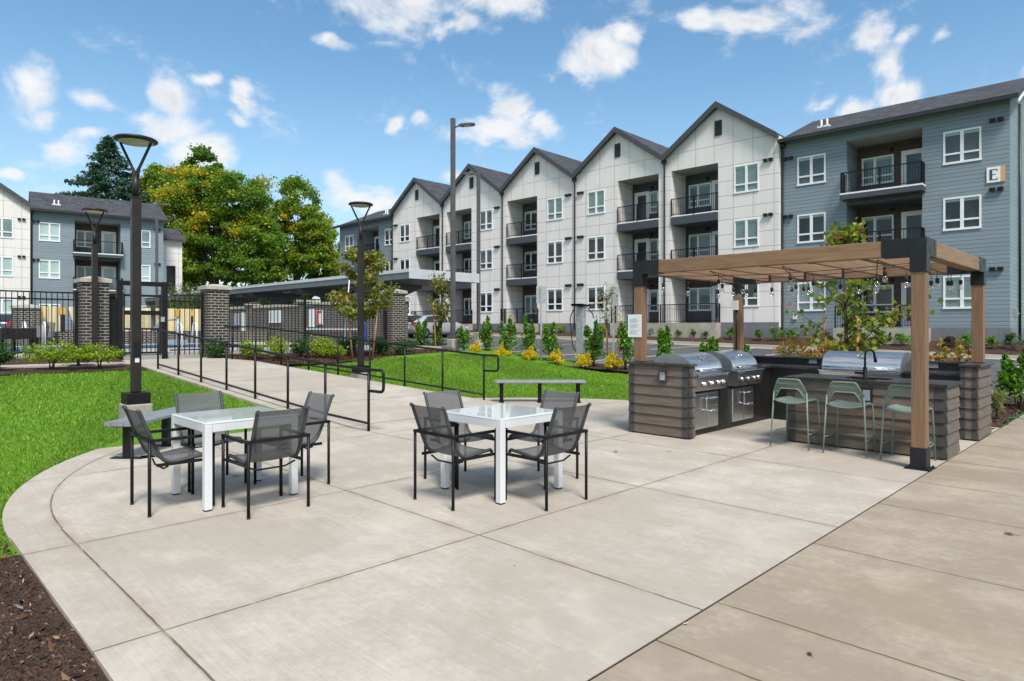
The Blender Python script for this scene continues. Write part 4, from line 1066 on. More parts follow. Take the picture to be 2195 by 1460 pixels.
o = MB().tube([(0, 0, 0), (.55, -.1, 2.6)], .02, 8).build('pool_pole', M['whiteplastic']); o.location = (-22.5, 13.3, PZ); tag(o, 'slim white pole leaning behind the staked young tree', 'pool pole')
# far fence: brick base, dark posts, pale yellow boards
pf = empty('privacy_fence', (-33.2, 0, PZ), 0, 'pale yellow panel fence on a dark brick base across the pool', 'fence')
MB().box(-.2, .2, -12, 15, -.3, .56).build('base_wall', M['brick'], pf)
def FY(px): r = (px - 1097.5) / 1400; return -33.0 * (1 + r) / (r - 1)
def wavy_panel(y0, y1, cut=0):
    n = 26; V = []; F = []
    for i in range(n + 1):
        t = i / n; yy = y0 + (y1 - y0) * t; xx = .05 + .045 * math.sin(t * 19 + y0) + .02 * math.sin(t * 43)
        zb = .58 if t > cut or not cut else .58 + (1.62 - .58) * (1 - t / cut)
        V += [(xx, yy, zb), (xx, yy, 1.64), (xx - .02, yy, zb), (xx - .02, yy, 1.64)]
    for i in range(n):
        a = 4 * i; b = a + 4; F += [(a, b, b + 1, a + 1), (a + 3, b + 3, b + 2, a + 2), (a + 1, b + 1, b + 3, a + 3), (a, a + 2, b + 2, b)]
    return MB().add(V, F)
for a, b, cut in ((77, 131, .38), (147, 235, .2), (259, 325, 0), (336, 352, 0), (356, 382, 0), (386, 413, 0), (417, 470, 0)):
    wavy_panel(FY(a), FY(b), cut).build('panel', M['canvas'], pf)
for p in (100, 137, 256, 353, 384, 415):
    MB().box(-.05, .02, FY(p) - .08, FY(p) + .08, .56, 1.45).build('post', M['bronze'], pf); MB().box(-.045, .025, FY(p) - .13, FY(p) + .1, 1.3, 1.6).build('post_cap', M['amber'], pf)
brick_pillar((-33.0, FY(56), PZ), 'low dark brick pillar at the far side of the pool', 1.66, .85)
# pool furniture
def lounger(loc, rz, label):
    r = empty('pool_lounger', loc, rz, label, 'lounger', 'grey loungers on the pool deck')
    f = MB(); f.tube([(-.3, -.6, .34), (-.3, .45, .34), (-.3, .95, .95)], .025, 6); f.tube([(.3, -.6, .34), (.3, .45, .34), (.3, .95, .95)], .025, 6)
    for a in (-.55, .4): f.tube([(-.3, a, 0), (-.3, a, .34)], .022, 6); f.tube([(.3, a, 0), (.3, a, .34)], .022, 6)
    f.build('frame', M['chairrail'], r)
    s = MB(); s.add([(-.29, -.6, .36), (.29, -.6, .36), (.29, .45, .36), (-.29, .45, .36), (.29, .95, .97), (-.29, .95, .97)], [(0, 1, 2, 3), (3, 2, 4, 5)]); s.build('sling', M['sling'], r); return r
def deck_xy(px, X): r = (px - 1097.5) / 1400; return X, X * (1 + r) / (r - 1)
x, y = deck_xy(72, -31.8); lounger((x, y, PZ), R(70), 'grey pool lounger with raised back, facing the pool')
x, y = deck_xy(92, -31.9); lounger((x, y, PZ), R(75), 'second grey pool lounger, right of the first')
def rail_hoop(px, X, label):
    x, y = deck_xy(px, X); o = MB().tube(fillet([(0, 0, 0), (0, 0, .85), (-.35, 0, .95), (-.5, 0, .2)], .2, 6), .03, 8).tube(fillet([(0, .5, 0), (0, .5, .85), (-.35, .5, .95), (-.5, .5, .2)], .2, 6), .03, 8).build('pool_rail', M['whiteplastic']); o.location = (x, y, PZ)
    tag(o, label, 'pool handrail', 'handrails of the pool')
rail_hoop(55, -24.3, 'white pool handrail nearest the left picket fence'); rail_hoop(390, -24.4, 'white pool handrail seen through the gate fence')
x, y = deck_xy(381, -30.4)
lf = empty('pool_lift', (x, y, PZ), R(20), 'pale blue pool lift with yellow top and seat, beyond the gate', 'pool lift')
MB().box(-.3, .3, -.25, .25, 0, .22).build('base', M['plastic'], lf); MB().tube([(0, 0, .22), (0, 0, 1.2)], .07, 10).build('mast', M['plastic'], lf); MB().box(-.09, .09, -.09, .09, 1.2, 1.5).build('cap', M['amber'], lf)
MB().tube([(0, 0, 1.1), (0, -.9, 1.05), (0, -1.1, .6)], .04, 8).build('arm', M['plastic'], lf); MB().add([(-.22, -1.3, .35), (.22, -1.3, .35), (.22, -.85, .35), (-.22, -.85, .35), (.22, -.8, .85), (-.22, -.8, .85)], [(0, 1, 2, 3), (3, 2, 4, 5)]).build('seat', M['plastic'], lf)
x, y = deck_xy(18, -24); dt = empty('deck_table', (x, y, PZ), .3, 'dark deck table behind the left picket fence', 'table')
MB().box(-.6, .6, -.45, .45, .42, .74).build('tabletop', M['bronze'], dt)
for a, b in ((-.5, -.38), (.5, -.38), (-.5, .38), (.5, .38)): MB().box(a - .03, a + .03, b - .03, b + .03, 0, .42).build('leg', M['black'], dt)

# ------------------------------------------------------------------ carport
cp = empty('carport', (-23.7, 17.25, float(zlot(-30, 18))), 0, 'long flat grey carport roof on posts behind the pool wall', 'carport')
c0 = 3.02
MB().box(-44, 0, 0, 4.2, c0 + .29, c0 + .44).build('roof', M['roofmetal'], cp)
MB().box(-43.9, -.02, .03, 4.17, c0, c0 + .288).build('fascia', M['carportgrey'], cp)
MB().box(-.018, .0, .0, 4.2, c0 + .005, c0 + .288).build('end_fascia', M['roofmetal'], cp)
for X in (-4.2, -10.8, -17.4, -24, -30.6, -37):
    p = MB(); p.box(X - .15, X + .15, 2.0, 2.3, -.4, c0 - .25); p.add([(X-.12,.4,c0-.12),(X+.12,.4,c0-.12),(X+.12,3.8,c0-.12),(X-.12,3.8,c0-.12),(X-.12,2.0,c0-.55),(X+.12,2.0,c0-.55),(X+.12,2.7,c0-.55),(X-.12,2.7,c0-.55),(X-.12,.4,c0-.002),(X+.12,.4,c0-.002),(X+.12,3.8,c0-.002),(X-.12,3.8,c0-.002)],
        [(4,5,1,0),(5,6,2,1),(6,7,3,2),(7,4,0,3),(7,6,5,4),(0,1,9,8),(1,2,10,9),(2,3,11,10),(3,0,8,11)]); p.build('post', M['carportgrey'], cp)
for X in (-7, -14, -21): MB().box(X - .5, X + .5, 1.1, 1.3, c0 - .09, c0 - .003).build('strip_light', M['galv'], cp)

# ------------------------------------------------------------------ cars
def car(loc, rz, label, paint, L=4.46, W=1.75, H=1.49):
    """hatchback: lofted body, glasshouse, wheels, lamps; front towards +y"""
    r = empty('parked_car', loc, rz, label, 'car', 'cars parked around the lot')
    # station: y, bottom, belt z, roof z, half width low, half width belt, half width roof
    st = [(-2.2, .42, .80, .82, .70, .72, .66), (-2.12, .28, .98, 1.02, .80, .82, .62), (-1.85, .20, 1.03, 1.18, .85, .85, .58), (-1.3, .18, 1.0, 1.38, .87, .87, .58), (-.6, .18, .97, 1.48, .875, .875, .60), (.1, .18, .95, 1.49, .875, .875, .61),
          (.6, .18, .94, 1.38, .875, .875, .60), (1.05, .18, .93, 1.12, .87, .87, .62), (1.35, .19, .92, .97, .86, .85, .68), (1.8, .22, .80, .84, .82, .80, .62), (2.12, .28, .62, .66, .70, .66, .55), (2.24, .36, .5, .54, .55, .5, .42)]
    V = []; F = []; G = MB(); ring = []
    for yq, zb, zl, zr, wl, wb, wr_ in st:
        ring = [(-wl * .9, yq, zb), (-wl, yq, zb + .14), (-wb * 1.0, yq, (zb + zl) / 2 + .05), (-wb * .97, yq, zl), (-wr_, yq, zr - .03), (-wr_ * .8, yq, zr), (wr_ * .8, yq, zr), (wr_, yq, zr - .03), (wb * .97, yq, zl), (wb * 1.0, yq, (zb + zl) / 2 + .05), (wl, yq, zb + .14), (wl * .9, yq, zb)]
        V += ring
    n = 12
    for i in range(len(st) - 1):
        for j in range(n):
            a = i * n + j; b = i * n + (j + 1) % n; F.append((a, b, b + n, a + n))
    F.append(tuple(range(n))[::-1]); F.append(tuple(range((len(st) - 1) * n, len(st) * n)))
    b = MB().add(V, F, 0, True).build('body', M[paint], r)
    sub = b.modifiers.new('smooth', 'SUBSURF'); sub.levels = 1; sub.render_levels = 1
    def glass(pts, nm='window'):
        g = MB(); 
        for s_ in (-1, 1):
            q = [(s_ * (x_ + .006), y_, z_) for x_, y_, z_ in pts]; g.poly(q if s_ > 0 else q[::-1])
        return g
    for (y0, z0a, y1, y2, y3) in ((-1.45, 1.03, -.62, -.62, -1.1), (-.56, 1.02, .38, .3, -.56)):
        for s_ in (-1, 1):
            g = MB()
            p = [(s_ * .842, y0, 1.02), (s_ * .85, y1, 1.0), (s_ * .645, y2, 1.40), (s_ * .64, y3, 1.385 if y3 > -1 else 1.34)]
            g.poly(p if s_ > 0 else p[::-1]); g.build('side_window', M['carglass'], r)
    for s_ in (-1, 1):
        p = [(s_ * .85, .44, 1.0), (s_ * .83, 1.05, .99), (s_ * .66, .5, 1.35)]; MB().poly(p if s_ > 0 else p[::-1]).build('quarter_window', M['carglass'], r)
    MB().quad((-.60, -2.13, 1.035), (.60, -2.13, 1.035), (.53, -1.32, 1.405), (-.53, -1.32, 1.405)).build('rear_window', M['carglass'], r)
    MB().quad((.6, 1.3, 1.02), (-.6, 1.3, 1.02), (-.55, .52, 1.43), (.55, .52, 1.43)).build('windscreen', M['carglass'], r)
    for s_ in (-1, 1):
        MB().box(s_ * .6 - .16 + s_ * .06, s_ * .6 + .16 + s_ * .06, -2.19, -1.98, .82, .985).build('tail_light', M['redlens'], r)
        MB().box(s_ * .55 - .12, s_ * .55 + .12, 1.85, 2.1, .60, .72).build('headlight', M['clearlens'], r)
        MB().box(s_ * .93 - .09, s_ * .93 + .09, .62, .74, .98, 1.1).build('mirror', M[paint], r)
        for yw in (-1.36, 1.32):
            w = MB()
            prof = [(.20, -.1), (.31, -.1), (.325, -.06), (.325, .06), (.31, .1), (.20, .1)]
            k0 = len(w.v); nn = 20
            for rr, xx in prof:
                for j in range(nn): a = 2 * math.pi * j / nn; w.v.append((s_ * .80 + xx, yw + rr * math.cos(a), .325 + rr * math.sin(a)))
            for i in range(len(prof) - 1):
                for j in range(nn): w.f.append([k0 + i * nn + j, k0 + i * nn + (j + 1) % nn, k0 + (i + 1) * nn + (j + 1) % nn, k0 + (i + 1) * nn + j]); w.mi.append(0); w.sm.append(True)
            wh = w.build('wheel', M['rubber'], r)
            m = MB()
            for j in range(7):
                a = 2 * math.pi * j / 7; c, s2 = math.cos(a), math.sin(a); p = [(.03, -.035), (.2, -.045), (.2, .045), (.03, .035)]
                m.poly([(s_ * .885, yw + u * c - v * s2, .325 + u * s2 + v * c) for u, v in p])
            m.build('rim', M['galv'], wh)
    MB().box(-.26, .26, -2.235, -2.2, .58, .7).build('number_plate', M['paper'], r)
    return r
x, y = wd_ = at(934, 42.5); car((x, y, float(zlot(x, y))), R(-4), 'silver hatchback parked nose to the gabled block', 'silver')
x, y = at(872, 46); car((x, y, float(zlot(x, y))), R(-4), 'white car parked beside the silver hatchback, mostly hidden', 'whitecar')
x, y = at(14, 38); car((x, y, .86), R(70), 'dark grey car with red tail lamps beyond the left pool fence', 'greycar')
x, y = at(520, 58); car((x, y, float(zlot(x, y))), R(-10), 'dark car in the shade under the carport', 'greycar')

# ------------------------------------------------------------------ lamps and poles
def path_lamp(loc, label, h=4.5, lit=False, base=True, rz=0.):
    r = empty('path_lamp', loc, rz, label, 'lamp post', 'bronze path lamps with ring heads')
    zb = .30
    MB().box(-.188, .188, -.188, .188, -.3, zb).build('concrete_base', M['castconcrete'], r, bevel=.02)
    MB().box(-.162, .162, -.162, .162, zb + .001, zb + .17).build('base_cover', M['black'], r, bevel=.006)
    zt = h - .98
    MB().box(-.064, .064, -.064, .064, zb + .171, zt).build('pole', M['bronze'], r, bevel=.012)
    n = MB(); n.box(-.068, .068, -.068, .068, zt + .001, zt + .02); n.tube([(0, 0, zt + .021), (0, 0, zt + .36)], [.05, .046], 12)
    n.build('neck', M['bronze'], r)
    a = R(45)
    for s_ in (-1, 1):
        c, s2 = math.cos(a) * s_, math.sin(a) * s_
        MB().tube(fillet([(c * .012, s2 * .012, zt + .30), (c * .03, s2 * .03, zt + .42), (c * .235, s2 * .235, h - .13)], .08), [.036, .034, .032, .030, .028, .026, .022, .02], 8).build('arm', M['bronze'], r)
    hd = MB().lathe([(.04, h - .045), (.2, h - .052), (.285, h - .068), (.305, h - .088), (.300, h - .104), (.268, h - .118), (.245, h - .122)], 36).build('lamp_head', M['bronze'], r)
    MB().lathe([(.02, h - .1235), (.24, h - .1235), (.236, h - .130), (.02, h - .132)], 36).build('lens', M['amberlens'] if lit else M['led'], hd)
    return r
M['amberlens'] = simple('amber_lens', (.60, .42, .20), .3, var=.2)
pl1 = path_lamp((-11.15, 3.0, .08), 'nearest ring-headed path lamp, standing on the lawn behind the left bench', 4.42)
m = MB(); m.box(.066, .09, -.05, .05, 1.02, 1.24); m.box(.066, .069, -.03, .03, .93, 1.0, 1); m.build('outlet_cover', [M['black'], M['paper']], pl1)
path_lamp((-14.2, 8.86, .12), 'ring-headed path lamp on the lawn right of the ramp handrails', 4.58)
path_lamp((-19.75, 4.35, .50), 'ring-headed path lamp with amber glow in front of the left gate pillar', 4.18, lit=True)
def street_light(loc, label, h, side, base_h=.68, w=.075):
    r = empty('street_light', loc, 0, label, 'street light', 'tall grey parking lot lights')
    MB().lathe([(.27, -.4), (.27, base_h - .03), (.25, base_h)], 24).build('concrete_base', M['castconcrete'], r) if False else MB().box(-.18, .18, -.18, .18, -.4, base_h).build('concrete_base', M['kerb'], r, bevel=.04)
    MB().box(-.17, .17, -.17, .17, base_h + .001, base_h + .14).build('base_cover', M['greypole'], r, bevel=.01)
    MB().box(-w, w, -w, w, base_h + .141, h).build('pole', M['greypole'], r, bevel=.014)
    c = side; MB().tube([(c[0] * w, c[1] * w, h - .35), (c[0] * .25, c[1] * .25, h - .28)], .03, 8).build('arm', M['greypole'], r)
    u = Vector((c[0], c[1], 0)); v = Vector((-c[1], c[0], 0)); hd = MB(); P = [(.22, .05), (.36, .17), (.72, .19), (.86, .12)]
    top = [u * a + v * b for a, b in P] + [u * a - v * b for a, b in P[::-1]]; n = len(top)
    hd.add([(p.x, p.y, h - .25 + .05 * p.dot(u)) for p in top] + [(p.x, p.y, h - .33 + .09 * p.dot(u)) for p in top], [tuple(range(n)), tuple(range(n, 2 * n))[::-1]] + [(i, n + i, n + (i + 1) % n, (i + 1) % n) for i in range(n)])
    ho = hd.build('lamp_head', M['greypole'], r)
    l = [(u * .42 + v * .11), (u * .70 + v * .11), (u * .70 - v * .11), (u * .42 - v * .11)]
    MB().poly([(p.x, p.y, h - .334 + .09 * p.dot(u)) for p in l][::-1]).build('lens', M['led'], ho); return r
street_light((-19.6, 16.35, .42), 'tallest grey street light, between the shrubs at the lot edge', 9.25, (S, S))
street_light((-24.6, 22.2, .62), 'shorter-looking grey street light beyond the shrubs, arm pointing left', 8.95, (-S, -S))
x, y = at(336, 43); street_light((x, y, .9), 'distant street light in front of the pool-side block', 9.0, (S, S))
x, y = at(408, 78); up_ = empty('utility_pole', (x, y, .5), 0, 'thin wooden utility pole with a wire before the maple', 'utility pole')
MB().tube([(0, 0, -1), (0, 0, 8.7)], [.16, .11], 8).build('pole', M['stake'], up_); MB().tube([(0, 0, 8.2), (-.7, -.7, 8.6), (-1.3, -1.3, 8.4)], .05, 6).build('lamp_arm', M['galv'], up_)
MB().tube([(.1 + (i / 12) * 15, (i / 12) * 15.5, 8.1 - 1.0 * math.sin(math.pi * i / 12) * .6) for i in range(13)], .02, 5).build('wire', M['black'], up_)
x, y = at(678, 48); o = MB().tube([(0, 0, 0), (0, 0, 2.6)], .035, 8).tube([(.02, -.02, 2.6), (.03, -.03, 2.6)], [.33, .33], 20).build('round_sign', M['whiteplastic']); o.location = (x, y, .9); tag(o, 'round white sign on a post under the carport roof', 'sign')
x, y = at(697, 46); o = MB().tube([(0, 0, 0), (.35, .35, 3.0)], .05, 8).build('guy_guard', M['amber']); o.location = (x, y, .8); tag(o, 'yellow sleeve slanting up under the carport roof', 'cable guard')

# ------------------------------------------------------------------ charger and sign posts at the lot edge
ev = empty('ev_charger', (-13.45, 16.62, .28), R(10), 'silver electric car charger with black cables at the lot edge', 'car charger')
MB().box(-.13, .13, -.10, .10, 0, 1.93).build('column', M['galv'], ev, bevel=.015)
MB().add([(-.17,-.3,1.94),(.17,-.3,1.94),(.17,.25,1.94),(-.17,.25,1.94),(-.2,-.34,2.02),(.2,-.34,2.02),(.2,.28,1.99),(-.2,.28,1.99)], [(3,2,1,0),(4,5,6,7),(0,1,5,4),(1,2,6,5),(2,3,7,6),(3,0,4,7)]).build('top_arm', M['black'], ev)
MB().box(.08, .38, .11, .2, .75, 1.55).build('panel', M['white'], ev)
c = MB(); c.tube(fillet([(-.15, -.1, 1.92), (-.3, -.2, 1.6), (-.25, -.1, .6), (-.1, .1, .35)], .3), .018, 6); c.tube(fillet([(.15, .1, 1.92), (.3, .3, 1.7), (.35, .3, .5), (.2, .1, .2), (.3, 0, .8)], .3), .018, 6)
for k in range(4): c.tube([(.28 + .14 * math.cos(a) * (1 - .1 * k), .12 + .05 * k, .52 + .24 * math.sin(a)) for a in np.linspace(0, 6.28, 18)], .018, 6)
c.build('cable', M['rubber'], ev); MB().box(.15, .32, .02, .14, .62, .86).build('plug_holster', M['black'], ev)
def post_sign(loc, rz, label, h, w=.31, sh=.46):
    r = empty('sign_post', loc, rz, label, 'sign', 'metal parking signs at the lot edge')
    MB().box(-.03, .03, -.03, .03, -.3, h).build('post', M['galv'], r)
    s = MB(); s.box(-w / 2, w / 2, .031, .036, h - sh - .02, h - .02); s.build('sign_panel', M['galv'], r)
x, y = at(1160, 22); post_sign((x, y, float(zlot(x, y)) + .03), R(48), 'metal parking sign seen from behind, left of the charger', 2.58, .32, .58)
x, y = at(1315, 20.2); post_sign((x, y, float(zlot(x, y)) + .03), R(30), 'metal parking sign beside the white-barked young tree', 2.52, .30, .58)

# ------------------------------------------------------------------ outdoor kitchen
def lap(mb, tr, a, b, nrm, z0, z1, n=7, out=.022, trim=.085, ends=(True, True)):
    """lapped boards between plan points a and b, lower edges kicked out along nrm; dark corner boards"""
    tr += [MB(), MB()]; tr_all = tr; tr = tr[-2:]
    a = Vector((*a, 0)); b = Vector((*b, 0)); u = (b - a).normalized(); nn = Vector((*nrm, 0)); h = (z1 - z0) / n
    def wedge(m, p, q, za, zb, o1, o2):
        V = [p + nn * o1 + Vector((0, 0, za)), q + nn * o1 + Vector((0, 0, za)), q + nn * o2 + Vector((0, 0, zb)), p + nn * o2 + Vector((0, 0, zb)), p - nn * .01 + Vector((0, 0, za)), q - nn * .01 + Vector((0, 0, za)), q - nn * .01 + Vector((0, 0, zb)), p - nn * .01 + Vector((0, 0, zb))]
        m.add(V, [(0, 1, 2, 3), (4, 5, 1, 0), (3, 2, 6, 7), (0, 3, 7, 4), (1, 5, 6, 2)])
    for i in range(n):
        za = z0 + i * h; zb = za + h
        wedge(mb, a, b, za, zb, out, .004)
        if ends[0]: wedge(tr[0], a - u * .004, a + u * trim, za + .001, zb - .001, out + .006, .010)
        if ends[1]: wedge(tr[1], b - u * trim, b + u * .004, za + .001, zb - .001, out + .006, .010)
kt = empty('grill_counter', (-5.1, 8.1, 0), 0, 'L shaped outdoor kitchen counter with rustic lapped boards and black worktops', 'outdoor kitchen')
kl = -Vector(kt.location)
bo, tr = MB(), []
lap(bo, tr, (-5.6, 8.07), (-4.64, 8.07), (0, -1), 0.02, 1.0); lap(bo, tr, (-4.64, 8.07), (-4.64, 8.24), (1, 0), .02, 1.0, ends=(True, False)); lap(bo, tr, (-5.6, 8.24), (-5.6, 8.07), (-1, 0), .02, 1.0, ends=(False, True))
lap(bo, tr, (-5.6, 11.66), (-5.6, 8.24), (-1, 0), .02, 1.0, ends=(False, False))
lap(bo, tr, (-1.8, 10.72), (-1.8, 11.64), (1, 0), .02, 1.0, trim=.05, ends=(False, False)); lap(bo, tr, (-1.99, 10.72), (-1.8, 10.72), (0, -1), .02, 1.0, trim=.055)
lap(bo, tr, (-1.8, 11.64), (-5.6, 11.64), (0, 1), .02, 1.0, ends=(False, False))
bo.build('board_cladding', M['board'], kt, loc=kl); [q.build('corner_board', M['boardtrim'], kt, loc=kl) for q in tr if q.v]
m = MB(); m.box(-5.58, -4.66, 8.09, 8.24, 0, 1.0); m.box(-1.98, -1.82, 10.74, 11.62, 0, 1.0); m.box(-5.58, -5.36, 8.241, 11.62, 0, 1.0); m.box(-5.359, -1.981, 11.45, 11.62, 0, 1.0); m.box(-5.355, -4.73, 8.245, 11.445, .0, .86); m.box(-4.729, -1.985, 10.9, 11.445, 0, .86)
m.build('carcass', M['blackpanel'], kt, loc=kl)
m = MB(); m.box(-5.35, -4.70, 9.0, 11.44, .861, .90); m.box(-4.699, -3.88, 10.86, 11.44, .861, .90); m.build('worktop', M['blackstone'], kt, bevel=.006, loc=kl)
MB().box(-2.72, -1.99, 10.86, 11.44, .861, .90).build('worktop', M['blackstone'], kt, bevel=.006, loc=kl)
m = MB(); m.box(-5.64, -4.60, 8.03, 8.26, 1.001, 1.037); m.box(-2.01, -1.755, 10.68, 11.68, 1.001, 1.037); m.box(-5.64, -5.32, 8.261, 11.68, 1.002, 1.036); m.box(-5.319, -2.011, 11.41, 11.68, 1.002, 1.036); m.build('ledge', M['blackstone'], kt, bevel=.006, loc=kl)
def outlet(x, y, z, nx, ny, w=.075, h=.115, hood=True):
    m = MB(); t = (abs(ny), abs(nx)); 
    def bx(hw, za, zb, o0, o1, mi): 
        if ny: m.box(x - hw, x + hw, y - o1, y - o0, za, zb, mi)
        else: m.box(x + o0, x + o1, y - hw, y + hw, za, zb, mi)
    bx(w / 2 + .022, z - .025, z + h + .03, .0, .03, 1); bx(w / 2, z, z + h, .031, .04, 0)
    if hood: bx(w / 2 + .026, z + h + .012, z + h + .03, .031, .062, 1)
    return m
outlet(-5.02, 8.055, .80, 0, 1).build('outlet', [M['plastic'], M['boardtrim']], kt, loc=kl)
for x, z in ((-4.22, .935), (-2.47, .935)):
    m = MB(); m.box(x - .065, x + .065, 11.43, 11.449, z, z + .07); m.build('outlet', M['plastic'], kt, loc=kl)
for yc in (8.66, 9.84):
    w = .36
    m = MB(); m.box(-4.728, -4.70, yc - w, yc + w, .09, .60); a = m.build('cabinet_frame', M['steel'], kt, loc=kl)
    m = MB(); m.box(-4.699, -4.685, yc - w + .015, yc - .015, .105, .585); d = m.build('cabinet_door', M['steel'], kt, loc=kl)
    m = MB(); m.tube(fillet([(-4.685, yc - .06, .36), (-4.64, yc - .075, .36), (-4.64, yc - .075, .53), (-4.685, yc - .06, .53)], .03), .009, 8); m.build('handle', M['chrome'], d)
    for z0, z1 in ((.105, .40), (.41, .585)):
        m = MB(); m.box(-4.699, -4.685, yc + .005, yc + w - .015, z0, z1); d = m.build('drawer', M['steel'], kt, loc=kl)
        m = MB(); m.tube(fillet([(-4.685, yc + .08, z1 - .07), (-4.64, yc + .08, z1 - .065), (-4.64, yc + .27, z1 - .065), (-4.685, yc + .27, z1 - .07)], .03), .008, 8); m.build('handle', M['chrome'], d)
def grill(loc, rz, label, w=.43):
    r = empty('gas_grill', loc, rz, label, 'grill', 'stainless grills in the outdoor kitchen')
    b = MB(); b.box(-w, w, -.30, .30, .03, .24); b.build('firebox', M['steel'], r)
    p = MB(); p.extrude([(-.375, .03), (-.30, .03), (-.30, .235), (-.41, .235)], 'x', -w - .005, w + .005); cp_ = p.build('control_panel', M['steel'], r, bevel=.004)
    p = MB(); p.box(-w - .02, w + .02, -.43, -.28, .237, .262); p.build('front_shelf', M['chrome'], r, bevel=.006)
    prof = [(-.30, .265), (-.315, .30)] + [(-.315 + .36 * (1 - math.cos(R(a))) , .31 + .235 * math.sin(R(a))) for a in range(8, 91, 8)] + [(.14, .538), (.25, .50), (.30, .44), (.30, .265)]
    lid = MB(); lid.extrude(prof, 'x', -w + .012, w - .012, 0, True)
    for s_ in (-1, 1):
        k = 1.0; xx = s_ * (w - .012); lid.extrude([(y_ * 1.012, z_ * 1.012 - .003) for y_, z_ in prof], 'x', min(xx, xx + s_ * .012), max(xx, xx + s_ * .012), 1)
    lo = lid.build('lid', [M['steel'], M['steelside']], r); 
    h = MB(); h.tube([(-w + .05, -.395, .315), (w - .05, -.395, .315)], .016, 10); h.box(-w + .08, -w + .105, -.39, -.305, .30, .33); h.box(w - .105, w - .08, -.39, -.305, .30, .33); h.build('handle', M['chrome'], lo)
    g = MB(); cy, cz = -.222, .478; n_ = Vector((0, -.72, .69)); t_ = Vector((0, .69, .72))
    ring = [Vector((0, cy, cz)) + n_ * .013 + Vector((1, 0, 0)) * .062 * math.cos(a) + t_ * .036 * math.sin(a) for a in np.linspace(0, 6.283, 20, False)]
    g.tube(ring, .007, 6, closed=True); g.poly([q - n_ * .006 for q in ring]); g.build('badge', M['chrome'], lo)
    for x in (-.27, -.06, .15, .29):
        kx = MB(); y0 = -.385 - .012
        kx.lathe([(.033, 0), (.033, .012), (.026, .014), (.024, .035), (.02, .038)], 16); 
        ko = kx.build('knob', M['knob'], cp_, loc=(x * w / .43, y0 + .008, .13)); ko.rotation_euler = (R(90 - 9), 0, 0)
        rg = MB().tube([(.036 * math.cos(a), .036 * math.sin(a), .004) for a in np.linspace(0, 6.283, 18, False)], .006, 6, closed=True).build('bezel', M['knobring'], cp_, loc=(x * w / .43, y0 + .008, .13)); rg.rotation_euler = (R(81), 0, 0)
    return r
grill((-4.98, 8.66, .62), R(90), 'stainless grill nearest the boarded end wall')
grill((-4.98, 9.84, .62), R(90), 'stainless grill in the inner corner of the counter')
grill((-3.30, 11.14, .62), 0, 'wide stainless grill on the back counter behind the sink tap', .56)
# bar with sink
br = empty('bar_counter', (-2.71, 9.25, 0), 0, 'black topped bar with weathered boards, sink and stools in front', 'bar')
bl = -Vector(br.location); bo, tr = MB(), []
lap(bo, tr, (-3.62, 8.92), (-1.81, 8.92), (0, -1), .02, .845, n=6, trim=.10); lap(bo, tr, (-1.81, 8.92), (-1.81, 9.62), (1, 0), .02, .845, n=6, trim=.05, ends=(True, False)); lap(bo, tr, (-3.62, 9.62), (-3.62, 8.92), (-1, 0), .02, .845, n=6, trim=.06); lap(bo, tr, (-1.81, 9.62), (-3.62, 9.62), (0, 1), .02, .845, n=6)
bo.build('board_cladding', M['board'], br, loc=bl); [q.build('corner_board', M['boardtrim'], br, loc=bl) for q in tr if q.v]
MB().box(-3.6, -1.83, 8.94, 9.6, 0, .68).build('carcass', M['blackpanel'], br, loc=bl)
m = MB(); sx0, sx1, sy0, sy1 = -3.0, -2.48, 9.2, 9.5
for q in ((-3.66, sx0, 8.88, 9.66), (sx1, -1.775, 8.88, 9.66), (sx0 + .0005, sx1 - .0005, 8.88, sy0), (sx0 + .0005, sx1 - .0005, sy1, 9.66)): m.box(*q, .846, .880)
m.build('worktop', M['blackstone'], br, loc=bl)
m = MB(); m.quad((sx0, sy0, .70), (sx1, sy0, .70), (sx1, sy1, .70), (sx0, sy1, .70)); m.quad((sx0, sy1, .70), (sx1, sy1, .70), (sx1, sy1, .87), (sx0, sy1, .87)); m.quad((sx1, sy0, .7), (sx0, sy0, .7), (sx0, sy0, .87), (sx1, sy0, .87)); m.quad((sx0, sy0, .7), (sx0, sy1, .7), (sx0, sy1, .87), (sx0, sy0, .87)); m.quad((sx1, sy1, .7), (sx1, sy0, .7), (sx1, sy0, .87), (sx1, sy1, .87)); m.build('sink', M['blackstone'], br, loc=bl)
m = MB(); fx, fy = -2.72, 9.12
m.lathe([(.032, .881), (.032, .892), (.024, .896), (.024, 1.03), (.018, 1.04)], 16, fx, fy); m.tube(fillet([(fx, fy, 1.03), (fx, fy, 1.25), (fx + .06, fy + .14, 1.25), (fx + .07, fy + .16, 1.14)], .075, 8), .0135, 10); m.tube([(fx + .068, fy + .157, 1.17), (fx + .075, fy + .17, 1.095)], [.018, .021], 10); m.tube([(fx - .02, fy, .955), (fx - .12, fy - .01, .96)], [.016, .012], 8); m.box(fx - .13, fx + .13, fy - .035, fy + .035, .881, .889)
m.build('tap', M['black'], br, loc=bl)
outlet(-2.63, 8.905, .635, 0, 1, .08, .13, False).build('outlet', [M['plastic'], M['blackpanel']], br, loc=bl)
